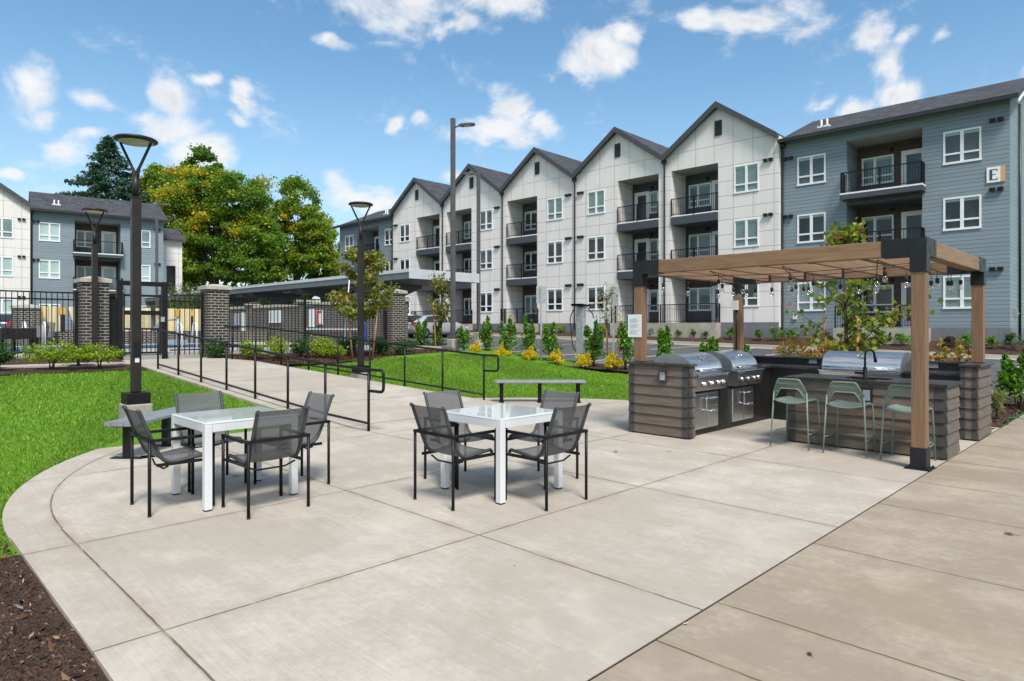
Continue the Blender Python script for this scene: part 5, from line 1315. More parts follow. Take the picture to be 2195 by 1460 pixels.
# stools
def make_stool():
    r = empty('bar_stool', (0, 0, 0), 0); zs = .615; t = .0105
    F_ = MB()
    rear = [(-.245, -.215, 0), (-.205, -.185, .70)]; 
    for s_ in (-1, 1):
        MB().tube([(s_ * .245, -.215, 0), (s_ * .208, -.190, .72)], t, 8).tube([(s_ * .245, -.215, 0), (s_ * .245, -.215, .012)], .013, 8).build('leg', M['sage'], r)
        MB().tube(fillet([(s_ * .225, .215, 0), (s_ * .198, .19, zs - .012), (s_ * .16, .12, zs - .012)], .03), t, 8).build('leg', M['sage'], r)
    b = MB().tube(fillet([(-.208, -.190, .72), (-.135, -.235, .885), (.135, -.235, .885), (.208, -.190, .72)], .028, 5), t, 8)
    b.tube(fillet([(-.20, -.186, .62), (-.115, -.212, .765), (.115, -.212, .765), (.20, -.186, .62)], .028, 5), .009, 8); b.build('back_frame', M['sage'], r)
    p = MB(); n = 14
    top = [Vector(q) for q in ((-.206, -.19, .70), (-.135, -.233, .872), (.135, -.233, .872), (.206, -.19, .70))]; bot = [Vector(q) for q in ((-.198, -.187, .625), (-.115, -.212, .765), (.115, -.212, .765), (.198, -.187, .625))]
    for i in range(3): p.quad(bot[i], bot[i + 1], top[i + 1], top[i])
    p.build('back_mesh', M['perf'], r)
    s = MB(); N = 10; V = []; Fc = []
    for i in range(N + 1):
        for j in range(N + 1):
            u = i / N * 2 - 1; v = j / N * 2 - 1; wx = .205 - .035 * max(0, v) ** 2 - .01 * (v < -.8)
            V.append((u * wx, -.21 + (v + 1) * .20 + .0 * u, zs - .034 * (1 - u * u) * (1 - .35 * (v + 1) / 2) + .006 * v))
    for i in range(N):
        for j in range(N): a = i * (N + 1) + j; Fc.append((a, a + N + 1, a + N + 2, a + 1))
    s.add(V, Fc, 0, True); rim = [V[i * (N + 1)] for i in range(N + 1)] + [V[N * (N + 1) + j] for j in range(1, N + 1)] + [V[i * (N + 1) + N] for i in range(N - 1, -1, -1)] + [V[j] for j in range(N - 1, 0, -1)]
    so = s.build('seat', M['perfseat'], r); MB().tube(rim, .007, 6, closed=True).build('seat_rim', M['sage'], so)
    f = MB(); z = .20; k = z / .72
    L = lambda s_: (s_ * (.245 - .037 * k), -.215 + .025 * k, z); Q = lambda s_: (s_ * (.225 - .027 * z / .6), .215 - .025 * z / .6, z)
    f.tube([L(-1), Q(-1)], .006, 6).tube([L(1), Q(1)], .006, 6).tube([Q(-1), Q(1)], .008, 6); f.build('footrest', M['sage'], r); return r
def mk_perfseat():
    m, nt, b = newmat('perforated_sage_seat'); p = coords(nt)
    vo = nt.new('ShaderNodeTexVoronoi'); nt.put(vo.inputs['Vector'], p); vo.inputs['Scale'].default_value = 44; vo.inputs['Randomness'].default_value = .15
    hole = nt.m('LESS_THAN', vo.outputs['Distance'], .22)
    nt.put(b.inputs['Base Color'], nt.mix(hole, (.18, .24, .20), (.085, .12, .097))); b.inputs['Roughness'].default_value = .45; return m
M['perfseat'] = mk_perfseat()
st0 = make_stool()
for i, (X, lab) in enumerate(((-3.385, 'sage green bar stool at the left end of the bar'), (-2.735, 'sage green bar stool in the middle, in front of the sink tap'), (-2.10, 'sage green bar stool partly hidden behind the front pergola post'))):
    o = st0 if i == 0 else copy_tree(st0); o.location = (X, 8.605, 0); o.rotation_euler.z = R((-1.5, 1., 2.)[i]); tag(o, lab, 'bar stool', 'sage green stools at the bar')

# ------------------------------------------------------------------ pergola
pg = empty('pergola', (-3.7, 9.8, 0), 0, 'flat timber pergola with black steel corner brackets over the outdoor kitchen', 'pergola')
gl_ = -Vector(pg.location)
XL, XR, YF, YB, ZT, ZB = -5.52, -1.90, 8.22, 11.38, 2.515, 2.335; hb = .073
for (X, Y, z0) in ((XL, YF, 1.038), (XR, YF, .0), (XL, YB, 1.038), (XR, YB, 1.038)):
    MB().box(X - .07, X + .07, Y - .07, Y + .07, z0 + .005, 2.2).build('post', M['woodz'], pg, bevel=.006, loc=gl_)
    sx = 1 if X == XL else -1; sy = 1 if Y == YF else -1
    b = MB(); h = .0815; b.box(X - h, X + h, Y - h, Y + h, 2.15, ZT + .012)
    xa, xb = sorted((X + sx * h, X + sx * .36)); b.box(xa, xb, Y - h + .001, Y + h - .001, ZB - .01, ZT + .011)
    ya, yb = sorted((Y + sy * h, Y + sy * .36)); b.box(X - h + .001, X + h - .001, ya, yb, ZB - .01, ZT + .011)
    b.build('corner_bracket', M['bracket'], pg, bevel=.003, loc=gl_)
b = MB(); b.box(XR - .079, XR + .079, YF - .079, YF + .079, .012, .235); b.box(XR - .125, XR + .125, YF - .125, YF + .125, .0, .012)
for a in (-1, 1):
    for c in (-1, 1): b.lathe([(.013, .012), (.013, .03)], 6, XR + a * .103, YF + c * .103)
for a in (-.035, .035):
    for z in (.08, .12, .16): b.lathe([(.0, 0)], 3) if False else b.box(XR + a - .008, XR + a + .008, YF - .084, YF - .0792, z - .008, z + .008)
b.build('post_base', M['bracket'], pg, loc=gl_)
for Y in (YF, YB): MB().box(XL + .3, XR - .3, Y - hb, Y + hb, ZB, ZT).build('beam', M['woodx'], pg, bevel=.005, loc=gl_)
for X in (XL, XR): MB().box(X - hb, X + hb, YF + .3, YB - .3, ZB, ZT).build('beam', M['woody'], pg, bevel=.005, loc=gl_)
for X in (-4.92, -4.32, -3.72, -3.12, -2.51):
    rf = MB().box(X - .03, X + .03, YF + hb + .004, YB - hb - .004, ZB + .012, ZT - .004).build('rafter', M['woody'], pg, bevel=.003, loc=gl_)
    m = MB()
    for y0, y1 in ((YF + hb + .001, YF + hb + .14), (YB - hb - .09, YB - hb - .001)): m.box(X - .036, X + .036, y0, y1, ZB + .004, ZB + .0115); m.box(X - .036, X - .0305, y0, y1, ZB + .0116, ZT - .03); m.box(X + .0305, X + .036, y0, y1, ZB + .0116, ZT - .03)
    m.build('joist_hanger', M['bracket'], rf)
m = MB(); m.box(XL - .02 - .06, XL - .02 + .06, YB - .13, YB - .072, 1.86, 2.03); m.build('outlet_box', M['clearlens'], pg, loc=gl_); m = MB(); m.tube([(XL + .0, YB - .09, 1.05), (XL + .0, YB - .09, 1.86)], .012, 6); m.build('conduit', M['black'], pg, loc=gl_)
# notice on the left front post
nb = empty('notice', (XL - .045, YF - .076, 1.40), 0, 'white printed notice fixed to the left front pergola post', 'notice')
MB().box(-.118, .118, -.008, 0, 0, .335).build('sheet', M['paper'], nb)
m = MB()
for i in range(17):
    z = .275 - i * .0145; w = .17 * (.55 + .45 * ((i * 7) % 5) / 4) if i else .06; x0 = -.085 if i else -.03
    if i in (5, 11): continue
    m.box(x0, x0 + w, -.0095, -.0081, z, z + .004)
m.build('print', M['ink'], nb)
# string lights zigzag under the rafters
sl = empty('string_lights', (-3.7, 9.8, 2.3), 0, 'black string lights with clear bulbs criss-crossing under the pergola', 'string lights')
so_ = -Vector(sl.location)
hooks = [(-5.35, YF + .12), (-5.1, YB - .12), (-4.45, YF + .10), (-4.2, YB - .12), (-3.45, YF + .1), (-3.2, YB - .12), (-2.35, YF + .1), (-2.05, YB - .14), (-2.0, YF + .1)]
cb = MB(); bulbs = []
for (a, b_) in zip(hooks, hooks[1:]):
    A = Vector((*a, ZB - .012)); B = Vector((*b_, ZB - .012)); n = 14
    P = [A.lerp(B, i / n) - Vector((0, 0, .075 * 4 * (i / n) * (1 - i / n))) for i in range(n + 1)]
    cb.tube(P, .0055, 6); 
    for i in (1, 4, 8, 11): bulbs.append(P[i])
for A, B in (((-5.35, 8.4), (-2.0, 8.75)), ((-5.3, 9.6), (-2.0, 9.0))):
    cb.tube([(A[0] + (B[0] - A[0]) * i / 10, A[1] + (B[1] - A[1]) * i / 10, ZB - .03 - .05 * math.sin(math.pi * i / 10)) for i in range(11)], .0045, 5)
cb.build('cable', M['rubber'], sl, loc=so_)
hang0 = None
for p in bulbs:
    if hang0 is None:
        hang0 = MB().tube([(0, 0, 0), (.006, 0, -.05), (0, 0, -.085)], .0045, 6).lathe([(.012, -.145), (.02, -.14), (.021, -.095), (.012, -.083)], 12).build('socket', M['rubber'], sl)
        MB().lathe([(.003, -.222), (.017, -.216), (.026, -.198), (.028, -.182), (.022, -.160), (.015, -.147)], 14).build('bulb', M['bulb'], hang0)
        MB().tube([(-.008, 0, -.15), (-.007, 0, -.19), (.007, 0, -.19), (.008, 0, -.15)], .0018, 4).build('filament', M['chrome'], hang0); s_ = hang0
    else: s_ = copy_tree(hang0, sl)
    s_.location = Vector(p) - Vector(sl.location); s_.scale = (1.08, 1.08, 1.04); s_.rotation_euler.z = random.uniform(0, 6)

# ------------------------------------------------------------------ dining sets
def make_table():
    r = empty('patio_table', (0, 0, 0)); w = .415
    for a in (-1, 1):
        for b in (-1, 1): 
            lg = MB().box(a * (w - .031) - .031, a * (w - .031) + .031, b * (w - .031) - .031, b * (w - .031) + .031, .012, .73).build('leg', M['white'], r, bevel=.004)
            MB().box(a * (w - .031) - .028, a * (w - .031) + .028, b * (w - .031) - .028, b * (w - .031) + .028, 0, .0115).build('foot', M['rubber'], lg)
    f = MB(); q = w - .063
    for s_ in (-1, 1): f.box(-q, q, s_ * (w - .02) - .02, s_ * (w - .02) + .02, .665, .729); f.box(s_ * (w - .02) - .02, s_ * (w - .02) + .02, -q, q, .665, .729)
    f.build('apron', M['white'], r); t = MB().box(-w, w, -w, w, .7305, .741).build('top_frame', M['white'], r, bevel=.003)
    MB().box(-w + .012, w - .012, -w + .012, w - .012, .7412, .749).build('glass_top', M['tabletop'], r, bevel=.002); return r
def make_chair():
    r = empty('patio_chair', (0, 0, 0)); t = .0135; W_ = .262; D_ = .25
    for a in (-1, 1):
        lg = MB().tube([(a * W_, -D_, .012), (a * W_, -D_, .605)], t, 10).build('leg', M['chairframe'], r); MB().tube([(a * W_, -D_, 0), (a * W_, -D_, .0118)], .015, 10).build('foot', M['rubber'], lg)
        lg = MB().tube([(a * W_, D_, .012), (a * W_, D_, .605)], t, 10).build('leg', M['chairframe'], r); MB().tube([(a * W_, D_, 0), (a * W_, D_, .0118)], .015, 10).build('foot', M['rubber'], lg)
        MB().box(a * W_ - .0135, a * W_ + .0135, -D_ + .0135, D_ + .0135, .6055, .630).build('arm', M['chairframe'], r, bevel=.003)
        MB().box(a * (W_ - .026) - .01, a * (W_ - .026) + .01, -D_ + .06, D_ - .001, .395, .419).tube([(a * W_, D_ - .002, .41), (a * (W_ - .03), D_ - .06, .41)], .011, 6).build('seat_bracket', M['chairframe'], r)
    MB().box(-W_ - .0135, W_ + .0135, -D_ - .0135, -D_ + .013, .6055, .630).build('back_bar', M['chairframe'], r, bevel=.003)
    MB().tube([(-.215, -.10, .385), (-.12, -.105, .352), (.12, -.105, .352), (.215, -.10, .385)], .008, 8).build('stretcher', M['chairframe'], r)
    side = fillet([(0, .245, .425), (0, .225, .447), (0, .10, .436), (0, -.125, .405), (0, -.215, .60), (0, -.315, .862), (0, -.335, .866)], .10, 7)
    for a in (-1, 1): MB().tube([(a * .218, p.y, p.z) for p in side], .0155, 8).build('side_rail', M['chairrail'], r)
    V = []; F = []; nx = 6
    for i, p in enumerate(side):
        for j in range(nx + 1):
            u = j / nx * 2 - 1; sag = .010 * (1 - u * u); nz = -sag if p.y > -.13 else 0; ny = -sag * 1.6 if p.z > .45 else 0
            V.append((u * .21, p.y + ny, p.z + nz + .002))
    for i in range(len(side) - 1):
        for j in range(nx): a = i * (nx + 1) + j; F.append((a, a + 1, a + nx + 2, a + nx + 1))
    MB().add(V, F, 0, True).build('sling', M['sling'], r); return r
tb0 = make_table(); ch0 = make_chair()
T1 = (-6.09, 2.46); T2 = (-4.50, 4.36)
for i, (c, lab) in enumerate(((T1, 'white square glass table nearest the lawn and left bench'), (T2, 'white square glass table in the middle of the patio'))):
    o = tb0 if i == 0 else copy_tree(tb0); o.location = (*c, 0); tag(o, lab, 'table', 'white patio tables')
seats = [(T1, (-.02, -.53), 0, 'grey sling chair at the left table, its back to the mulch bed'), (T1, (.61, .02), 90, 'grey sling chair at the left table, its see-through back facing the middle table'),
         (T1, (0, .56), 180, 'grey sling chair at the left table, nearest the handrail end'), (T1, (-.62, .0), -90, 'grey sling chair at the left table, in front of the left bench'),
         (T2, (-.01, -.57), 0, 'grey sling chair at the middle table, on the side towards the left table'), (T2, (.57, .0), 90, 'grey sling chair at the middle table, back towards the open paving and bar'),
         (T2, (0, .57), 180, 'grey sling chair at the middle table, backing towards the grills'), (T2, (-.58, -.02), -90, 'grey sling chair at the middle table, backing towards the ramp')]
for i, (T, d, a, lab) in enumerate(seats):
    o = ch0 if i == 0 else copy_tree(ch0); o.location = (T[0] + d[0], T[1] + d[1], 0); o.rotation_euler.z = R(a + (-1.2, .8, 1.5, -1.8, .6, -.8, 1.6, -2.)[i]); tag(o, lab, 'patio chair', 'grey sling chairs around the tables')
# benches
def make_bench():
    r = empty('bench', (0, 0, 0)); L = .93; n = 5; w = .40 / n
    for i in range(n):
        y0 = -.20 + i * w; m = MB()
        e = .02
        if i == 0: pr = [(y0 + .004, .405), (y0 + w - .003, .395), (y0 + w - .003, .447), (y0 + .022, .447), (y0 + .006, .438)]
        elif i == n - 1: pr = [(y0 + .003, .395), (y0 + w - .004, .405), (y0 + w - .006, .438), (y0 + w - .022, .447), (y0 + .003, .447)]
        else: pr = [(y0 + .003, .395), (y0 + w - .003, .395), (y0 + w - .003, .447), (y0 + .003, .447)]
        m.extrude(pr, 'x', -L, L); m.build('slat', M['benchslat'], r, bevel=.004)
    for x in (-.79, 0, .79):
        m = MB(); m.box(x - .04, x + .04, -.04, .04, .012, .37); lg = m.build('leg', M['black'], r)
        MB().box(x - .05, x + .05, -.17, .17, .371, .394).build('bracket', M['black'], lg); MB().box(x - .05, x + .05, -.19, .19, 0, .0118).build('base_plate', M['black'], lg)
    return r
bn = make_bench(); bn.location = (-9.2, 2.83, 0); bn.rotation_euler.z = R(132.5); tag(bn, 'grey slatted backless bench at the lawn edge by the near lamp', 'bench', 'backless benches on the patio edge')
b2 = copy_tree(bn); b2.location = (-9.14, 9.95, 0); b2.rotation_euler.z = R(45); tag(b2, 'grey slatted backless bench past the end of the right handrail', 'bench')
# handrails
def handrail(P0, P1, n, label, z1, hook=.36):
    r = empty('handrail', (*P0, 0), 0, label, 'handrail', 'black handrails along the ramp')
    A = Vector((0, 0, 0)); B = Vector((P1[0] - P0[0], P1[1] - P0[1], z1)); u = Vector((B.x, B.y, 0)).normalized(); H = .915
    def ground(t): return float(ramp_z(P0[0] + B.x * t))
    pts = []
    for i in range(n):
        t = i / (n - 1); p = A.lerp(B, t); p.z = ground(t); pts.append(p)
        MB().tube([p - Vector((0, 0, .05)), p + Vector((0, 0, H - .015))], .0215, 10).build('post', M['black'], r)
    up = Vector((0, 0, 1)); end = -u * hook
    top = [pts[0] + end + up * .60, pts[0] + end + up * H] 
    rail = MB().tube(fillet([pts[0] + up * .60, pts[0] + end + up * .60, pts[0] + end + up * H, pts[0] + up * H + u * .02], .075, 6) + [p + up * H for p in pts[1:]] + [pts[-1] + u * .35 + up * (H + .0)], .0225, 10)
    rail.build('top_rail', M['black'], r); MB().tube([p + up * .115 for p in pts], .019, 8).build('bottom_rail', M['black'], r); return r
handrail((-8.39, 5.37), (-16.5, 4.90), 8, 'left black handrail of the ramp, nearest the left table', .6)
handrail((-9.81, 9.0), (-18.5, 7.40), 9, 'right black handrail of the ramp, ending beside the far bench', .64)

# ------------------------------------------------------------------ planting near the patio
YG = [(.21, .34, .015), (.32, .42, .018), (.13, .25, .02), (.28, .20, .03)]
LG = [(.065, .19, .018), (.12, .28, .025), (.04, .12, .018), (.22, .38, .04)]
DG = [(.034, .10, .025), (.055, .14, .032), (.022, .068, .018)]
YL = [(.66, .50, .012), (.75, .60, .02), (.50, .42, .02), (.24, .30, .02)]
OR = [(.40, .20, .030), (.30, .26, .030), (.42, .14, .04), (.18, .24, .03)]
PU = [(.055, .030, .040), (.035, .025, .030), (.05, .05, .03)]
def onY(px, Y): r = (px - 1097.5) / 1400; return Y * (r - 1) / (1 + r), Y
def onX(px, X): r = (px - 1097.5) / 1400; return X, X * (1 + r) / (r - 1)
gB = 'shrubs in the fence beds'
for px, X, w, h, pal, lab in ((112, -17.3, .50, .55, YG, 'bright yellow-green bush left of the gate lamp'), (214, -17.15, .48, .50, YG, 'yellow-green bush with reddish tips at the foot of the gate lamp'), (-4, -17.6, .42, .55, DG, 'dark green bush cut by the left photo edge'), (168, -18.0, .30, .5, DG, 'small dark green bush behind the two yellow-green ones')):
    x, y = onX(px, X); z = float(lawn_z(x, y)) + .09
    shrub('shrub', lab, (x, y, z), [(0, 0, h * .55, w * .75, w * .75, h * .5), (w * .35, -.1, h * .4, w * .5, w * .5, h * .4), (-w * .35, .1, h * .42, w * .5, w * .5, h * .4)], 2600, .055, pal, [.35, .3, .22, .13] if len(pal) == 4 else None, gB)
for px, X, w, h, pal, lab in ((462, -19.6, .45, .62, DG, 'dark green bush against the ramp pillar'), (536, -18.9, .36, .62, YG, 'yellow-green bush nearest the ramp pillar along the long fence'), (598, -18.7, .45, .70, YG, 'wide yellow-green bush in front of the pool notices'), (645, -19.0, .36, .62, DG, 'dark green bush between the yellow-green ones by the fence'),
                             (682, -18.8, .5, .72, YG, 'tall yellow-green bush before the red pool sign'), (716, -18.3, .42, .55, YG, 'low yellow-green bush left of the middle lamp'), (742, -19.3, .4, .6, DG, 'dark green bush behind the left tree stake'), (812, -19.2, .38, .6, DG, 'dark green bush behind the right tree stake'), (862, -18.6, .62, .62, DG, 'broad dark green bush in front of the corner pillar')):
    x, y = onX(px, X); z = .50 + .075 * (-x - 17.7)
    shrub('shrub', lab, (x, y, z), [(0, 0, h * .55, w * .8, w * .8, h * .5), (w * .4, .1, h * .4, w * .5, w * .5, h * .38), (-w * .4, -.1, h * .4, w * .5, w * .5, h * .38)], 1800, .065, pal, [.35, .3, .22, .13] if len(pal) == 4 else None, gB)
gL = 'leafy shrubs along the lot edge'
for px, Y, h, w, lab in ((903, 16.7, 1.0, .42, 'upright green shrub right of the dark bush by the corner pillar'), (937, 16.6, 1.0, .38, 'upright green shrub just left of the tallest street light'), (994, 16.5, .85, .45, 'upright green shrub right of the tallest street light base'), (1042, 16.4, 1.05, .38, 'upright green shrub right of the second street light base'), (1089, 16.4, 1.05, .42, 'open green shrub with forked shoots, left of the rear-facing parking sign'),
                         (1133, 16.35, 1.1, .40, 'dense green shrub directly left of the parking sign'), (1180, 16.3, 1.0, .46, 'green shrub between the parking sign and the charger'), (1272, 16.2, .98, .46, 'loose green shrub right of the charger'), (1341, 16.0, 1.22, .40, 'tall green shrub beside the left front pergola post'), (1424, 16.1, .98, .42, 'green shrub showing behind the left grill'), (1520, 16.2, .75, .45, 'green shrub showing behind the second grill'), (1590, 16.1, .72, .35, 'green shrub behind the back left pergola post'), (2186, 15.0, .72, .40, 'dark glossy shrub at the right photo edge by the lot')):
    x, y = onY(px, Y); z = float(zlot(x, y)) + .06; w *= 1.2; h *= 1.12
    lobes = [(w * .42, 0, h * .86, w * .13, w * .13, h * .22), (-w * .36, .05, h * .90, w * .12, w * .12, h * .22), (w * .08, -.1, h * .98, w * .12, w * .12, h * .2), (0, 0, h * .40, w * .6, w * .6, h * .38), (w * .3, .05, h * .62, w * .32, w * .32, h * .36), (-w * .3, -.05, h * .60, w * .32, w * .32, h * .38), (0, .1, h * .70, w * .25, w * .25, h * .32)]
    shrub('shrub', lab, (x, y, z), lobes, 1350, .115, LG, [.34, .32, .16, .18], gL, .5, 9, up=.2)
gY = 'yellow shrubs along the lawn edge'
for px, Y, w, lab in ((1019, 15.95, .30, 'bright yellow shrub furthest left along the lawn edge'), (1074, 15.9, .34, 'bright yellow shrub below the forked green shrub'), (1135, 15.85, .31, 'bright yellow shrub below the parking sign'), (1192, 15.8, .30, 'bright yellow shrub left of the charger base'), (1252, 15.7, .32, 'bright yellow shrub right of the charger base'), (1316, 15.7, .30, 'bright yellow shrub nearest the pergola')):
    x, y = onY(px, Y); z = float(zlot(x, y)) + .05; h = .36 + .16 * rng.random(); w *= .92
    shrub('yellow_shrub', lab, (x, y, z), [(0, 0, h * .5, w * .8, w * .8, h * .45), (w * .5, -.1, h * .4, w * .5, w * .5, h * .38), (-w * .5, .08, h * .42, w * .5, w * .5, h * .4), (w * .1, .1, h * .85, w * .22, w * .22, h * .4)], 3200, .05, YL, [.36, .34, .18, .12], gY)
for px, Y, lab in ((962, 15.9, 'purple heather before the tallest street light base'), (985, 15.85, 'small purple heather left of the yellow shrubs')):
    x, y = onY(px, Y); shrub('heather', lab, (x, y, float(zlot(x, y)) + .05), [(0, 0, .16, .25, .25, .16)], 900, .035, PU, None, 'purple heathers', .3, 10)
gS = 'low shrubs in the bed along the gabled block'
n_ = 0
for px, pal, w, lab in ((1050, LG, .34, 'low green shrub by the second street light'), (1085, DG, .3, 'round dark shrub below the third gable balcony'), (1098, DG, .3, 'second round dark shrub below the third gable balcony'), (1172, YG, .40, 'yellow-green low shrub left of the charger top'), (1203, YG, .36, 'yellow-green low shrub behind the charger'), (1267, YG, .40, 'yellow-green low shrub right of the charger cables'), (1290, YG, .45, 'wide yellow-green low shrub left of the white-barked tree'),
                        (1398, DG, .32, 'round dark shrub right of the notice'), (1424, DG, .30, 'round dark shrub against the long concrete patio wall'), (1457, LG, .30, 'sparse green shrub in the middle of the concrete patio wall'), (1488, LG, .32, 'green shrub right of the middle of the concrete patio wall'), (1513, DG, .30, 'round dark shrub at the right end of the concrete patio wall'), (1566, LG, .42, 'straggly flowering shrub left of the back pergola post'), (1630, LG, .38, 'straggly shrub right of the back pergola post'), (1665, LG, .42, 'straggly white-flowered shrub by the downpipe'), (1700, LG, .46, 'white-flowered shrub below the blue siding'),
                        (1846, LG, .36, 'green shrub left end of the right patio wall'), (1890, LG, .34, 'green shrub before the right patio wall'), (1934, LG, .40, 'green shrub right end of the right patio wall'), (2035, PU, .34, 'dark purple shrub under the ground floor window'), (2072, LG, .42, 'green shrub left of the back right pergola post'), (2125, LG, .34, 'green shrub right of the back right pergola post'), (2172, DG, .46, 'dark green shrub at the building corner')):
    x, y = onY(px, 33.1); w *= 1.15; z = float(bed_z(np.array(x), np.array(y)))
    shrub('shrub', lab, (x, y, z), [(0, 0, w * .62, w * .7, w * .7, w * .6), (w * .3, 0, w * .9, w * .3, w * .3, w * .4)], 700, .085, pal, [.35, .3, .22, .13] if len(pal) == 4 else None, gS)
gN = 'nandinas behind the outdoor kitchen'
for px, Y, w, lab in ((1688, 13.2, .34, 'orange-leaved nandina above the corner of the back counter'), (1752, 13.0, .34, 'taller orange-green nandina beside the young tree'), (1999, 12.6, .21, 'yellow-orange nandina left of the back right pergola post'), (2048, 12.4, .19, 'pale orange nandina beside the back right pergola post')):
    x, y = onY(px, Y); shrub('nandina', lab, (x, y, .02), [(0, 0, (1.05 if px < 1900 else .84), w, w * .8, .34), (w * .5, 0, .85, w * .5, w * .5, .36), (-w * .5, 0, .80, w * .5, w * .5, .36)], 640, .095, OR, [.34, .28, .18, .2], gN, .34, 10)
M['greenplastic'] = simple('green_plastic', (.03, .14, .06), .5)
x, y = onY(2138, 13.4); shrub('grass_tuft', 'pale ornamental grass tuft right of the end pillar', (x, y, .02), [(0, 0, .2, .10, .10, .2), (0, 0, .38, .08, .08, .16)], 260, .2, [(.22, .25, .06), (.30, .25, .12), (.14, .2, .04)], None, None, .07, 8, 'ornamental grass', up=.0)
o = MB().tube(fillet([(0, 0, 0), (0, .02, .11), (.07, .06, .13), (.19, .12, .11)], .05), .006, 6).tube([(.12, .08, .125), (.09, .13, .2)], .012, 6).build('drip_riser', M['greenplastic']); x, y = onY(2160, 12.8); o.location = (x, y, .0); tag(o, 'small green watering pipe sticking out of the mulch by the sidewalk', 'watering pipe')
# young trees and their stakes
gT = 'young staked trees'
MP = [(.17, .21, .03), (.26, .26, .045), (.11, .15, .03), (.30, .16, .045)]
sapling('young maple with bronze-green leaves beside the middle lamp', (-18.1, 11.35, .53), 3.55, [(0, 0, 1.9, 1.15, 1.15, .7), (0, 0, 2.7, .95, .95, .7), (0, 0, 1.5, .9, .9, .4), (.1, 0, 3.3, .6, .6, .3)], 3400, .115, MP, [.4, .3, .15, .15], gT, .03, 34)
x, y = at(946, 26.2); sapling('slim young tree beside the tallest street light', (x, y, .42), 3.3, [(0, 0, 2.0, .55, .55, 1.2), (0, 0, 2.8, .45, .45, .7)], 1200, .10, MP, [.35, .3, .25, .1], gT, .025, 24)
x, y = onY(1301, 15.7); sapling('thin white-barked young tree with sparse leaves right of the charger', (x, y, .27), 2.55, [(0, 0, 1.7, .38, .38, .8), (0, 0, 2.2, .3, .3, .4)], 300, .07, [(.13, .15, .05), (.35, .36, .28), (.2, .2, .1)], [.35, .4, .25], gT, .016, 16)
sapling('young maple turning red at the tips, behind the wide grill', (-4.37, 13.5, .02), 3.55, [(0, 0, 1.5, 1.1, 1.1, .75), (0, 0, 2.2, .85, .85, .6), (0, 0, 1.2, .7, .7, .3), (0, 0, 3.0, .38, .38, .5), (.5, .5, 1.7, .8, .8, .4), (0, 0, 3.3, .3, .3, .3)], 1500, .12, [(.15, .22, .030), (.25, .29, .04), (.09, .15, .03), (.36, .26, .045), (.30, .07, .04)], [.42, .28, .17, .1, .03], gT, .036, 36)
x, y = onX(757, -18.0); stake('wooden stake leaning left of the young maple by the middle lamp', (x, y, .52), (-.22, -.1), 2.0)
x, y = onX(797, -17.75); stake('wooden stake leaning right of the young maple by the middle lamp', (x, y, .5), (.18, .12), 1.75)
for px, lab, l in ((936, 'wooden stake left of the slim tree by the tallest street light', (-.1, -.1)), (962, 'wooden stake right of the slim tree by the tallest street light', (.1, .1))):
    x, y = at(px, 26); stake(lab, (x, y, .42), l, 2.1)
for px, lab, l in ((1304, 'thin wooden stake left of the white-barked tree', (-.05, -.03)), (1324, 'thin wooden stake right of the white-barked tree', (.05, .05))):
    x, y = onY(px, 15.75); stake(lab, (x, y, .25), l, 1.55)
for px, lab, l in ((1779, 'wooden stake left of the young maple behind the wide grill', (-.1, -.03)), (1832, 'wooden stake right of the young maple behind the wide grill', (.05, .05))):
    x, y = onY(px, 13.3); stake(lab, (x, y, 0), l, 1.75)
x, y = at(400, 40); shrub('wispy_shrub', 'tall wispy olive shrub rising beyond the pool gate', (x, y, .9), [(0, 0, 1.6, 1.8, 1.8, 1.4), (-.6, -.6, 2.6, .7, .7, 1.2), (.8, .8, 1.8, 1.2, 1.2, 1.2)], 3200, .16, [(.11, .14, .035), (.075, .11, .025), (.16, .18, .06)], None, None, .3, 14)

# ------------------------------------------------------------------ ground litter and turf blades
def blades(name, label, x0, x1, y0, y1, dens, keep, hgt):
    n = int((x1 - x0) * (y1 - y0) * dens); X = rng.uniform(x0, x1, n); Y = rng.uniform(y0, y1, n)
    k = keep(X, Y); X, Y = X[k], Y[k]; n = len(X); Z = lawn_z(X, Y) - .004
    d = np.hypot(X, Y); h = rng.uniform(.55, 1.15, n) * hgt; w = .0018 + .00048 * d
    a = rng.uniform(0, 6.283, n); lean = rng.normal(size=(n, 2)) * .5 * h[:, None]
    P = np.stack([X, Y, Z], 1); side = np.stack([np.cos(a), np.sin(a), np.zeros(n)], 1) * w[:, None]
    tip = P + np.stack([lean[:, 0], lean[:, 1], h], 1)
    V = np.stack([P - side, P + side, tip], 1).reshape(-1, 3); F = np.arange(3 * n).reshape(n, 3)
    mow = .5 + .5 * np.sign(np.sin((X * .35 + Y) * 1.9)); patch = (np.sin(X * 1.3 + 2 * np.sin(Y * .7)) * np.sin(Y * 1.7 + 1.5 * np.sin(X * .9)) + 1) / 2
    c = tint(n, [(.135, .275, .022), (.19, .345, .030), (.27, .40, .055), (.09, .20, .016), (.38, .35, .15)], [.36, .30, .12, .20, .02], .18)
    c *= (.84 + .18 * mow + .16 * patch)[:, None]
    o = raw_mesh(name, V, F, M['blade'], None, c); tag(o, label, 'grass', kind='stuff')
def outside(X, Y, m=0.): return np.hypot(X - CX0, Y - CY0) > RAD + rim(np.degrees(np.arctan2(Y - CY0, X - CX0)) % 360) - m
def jag(X, Y): return .035 * np.sin(X * 9 + Y * 7) + .03 * np.sin(X * 23 - Y * 17)
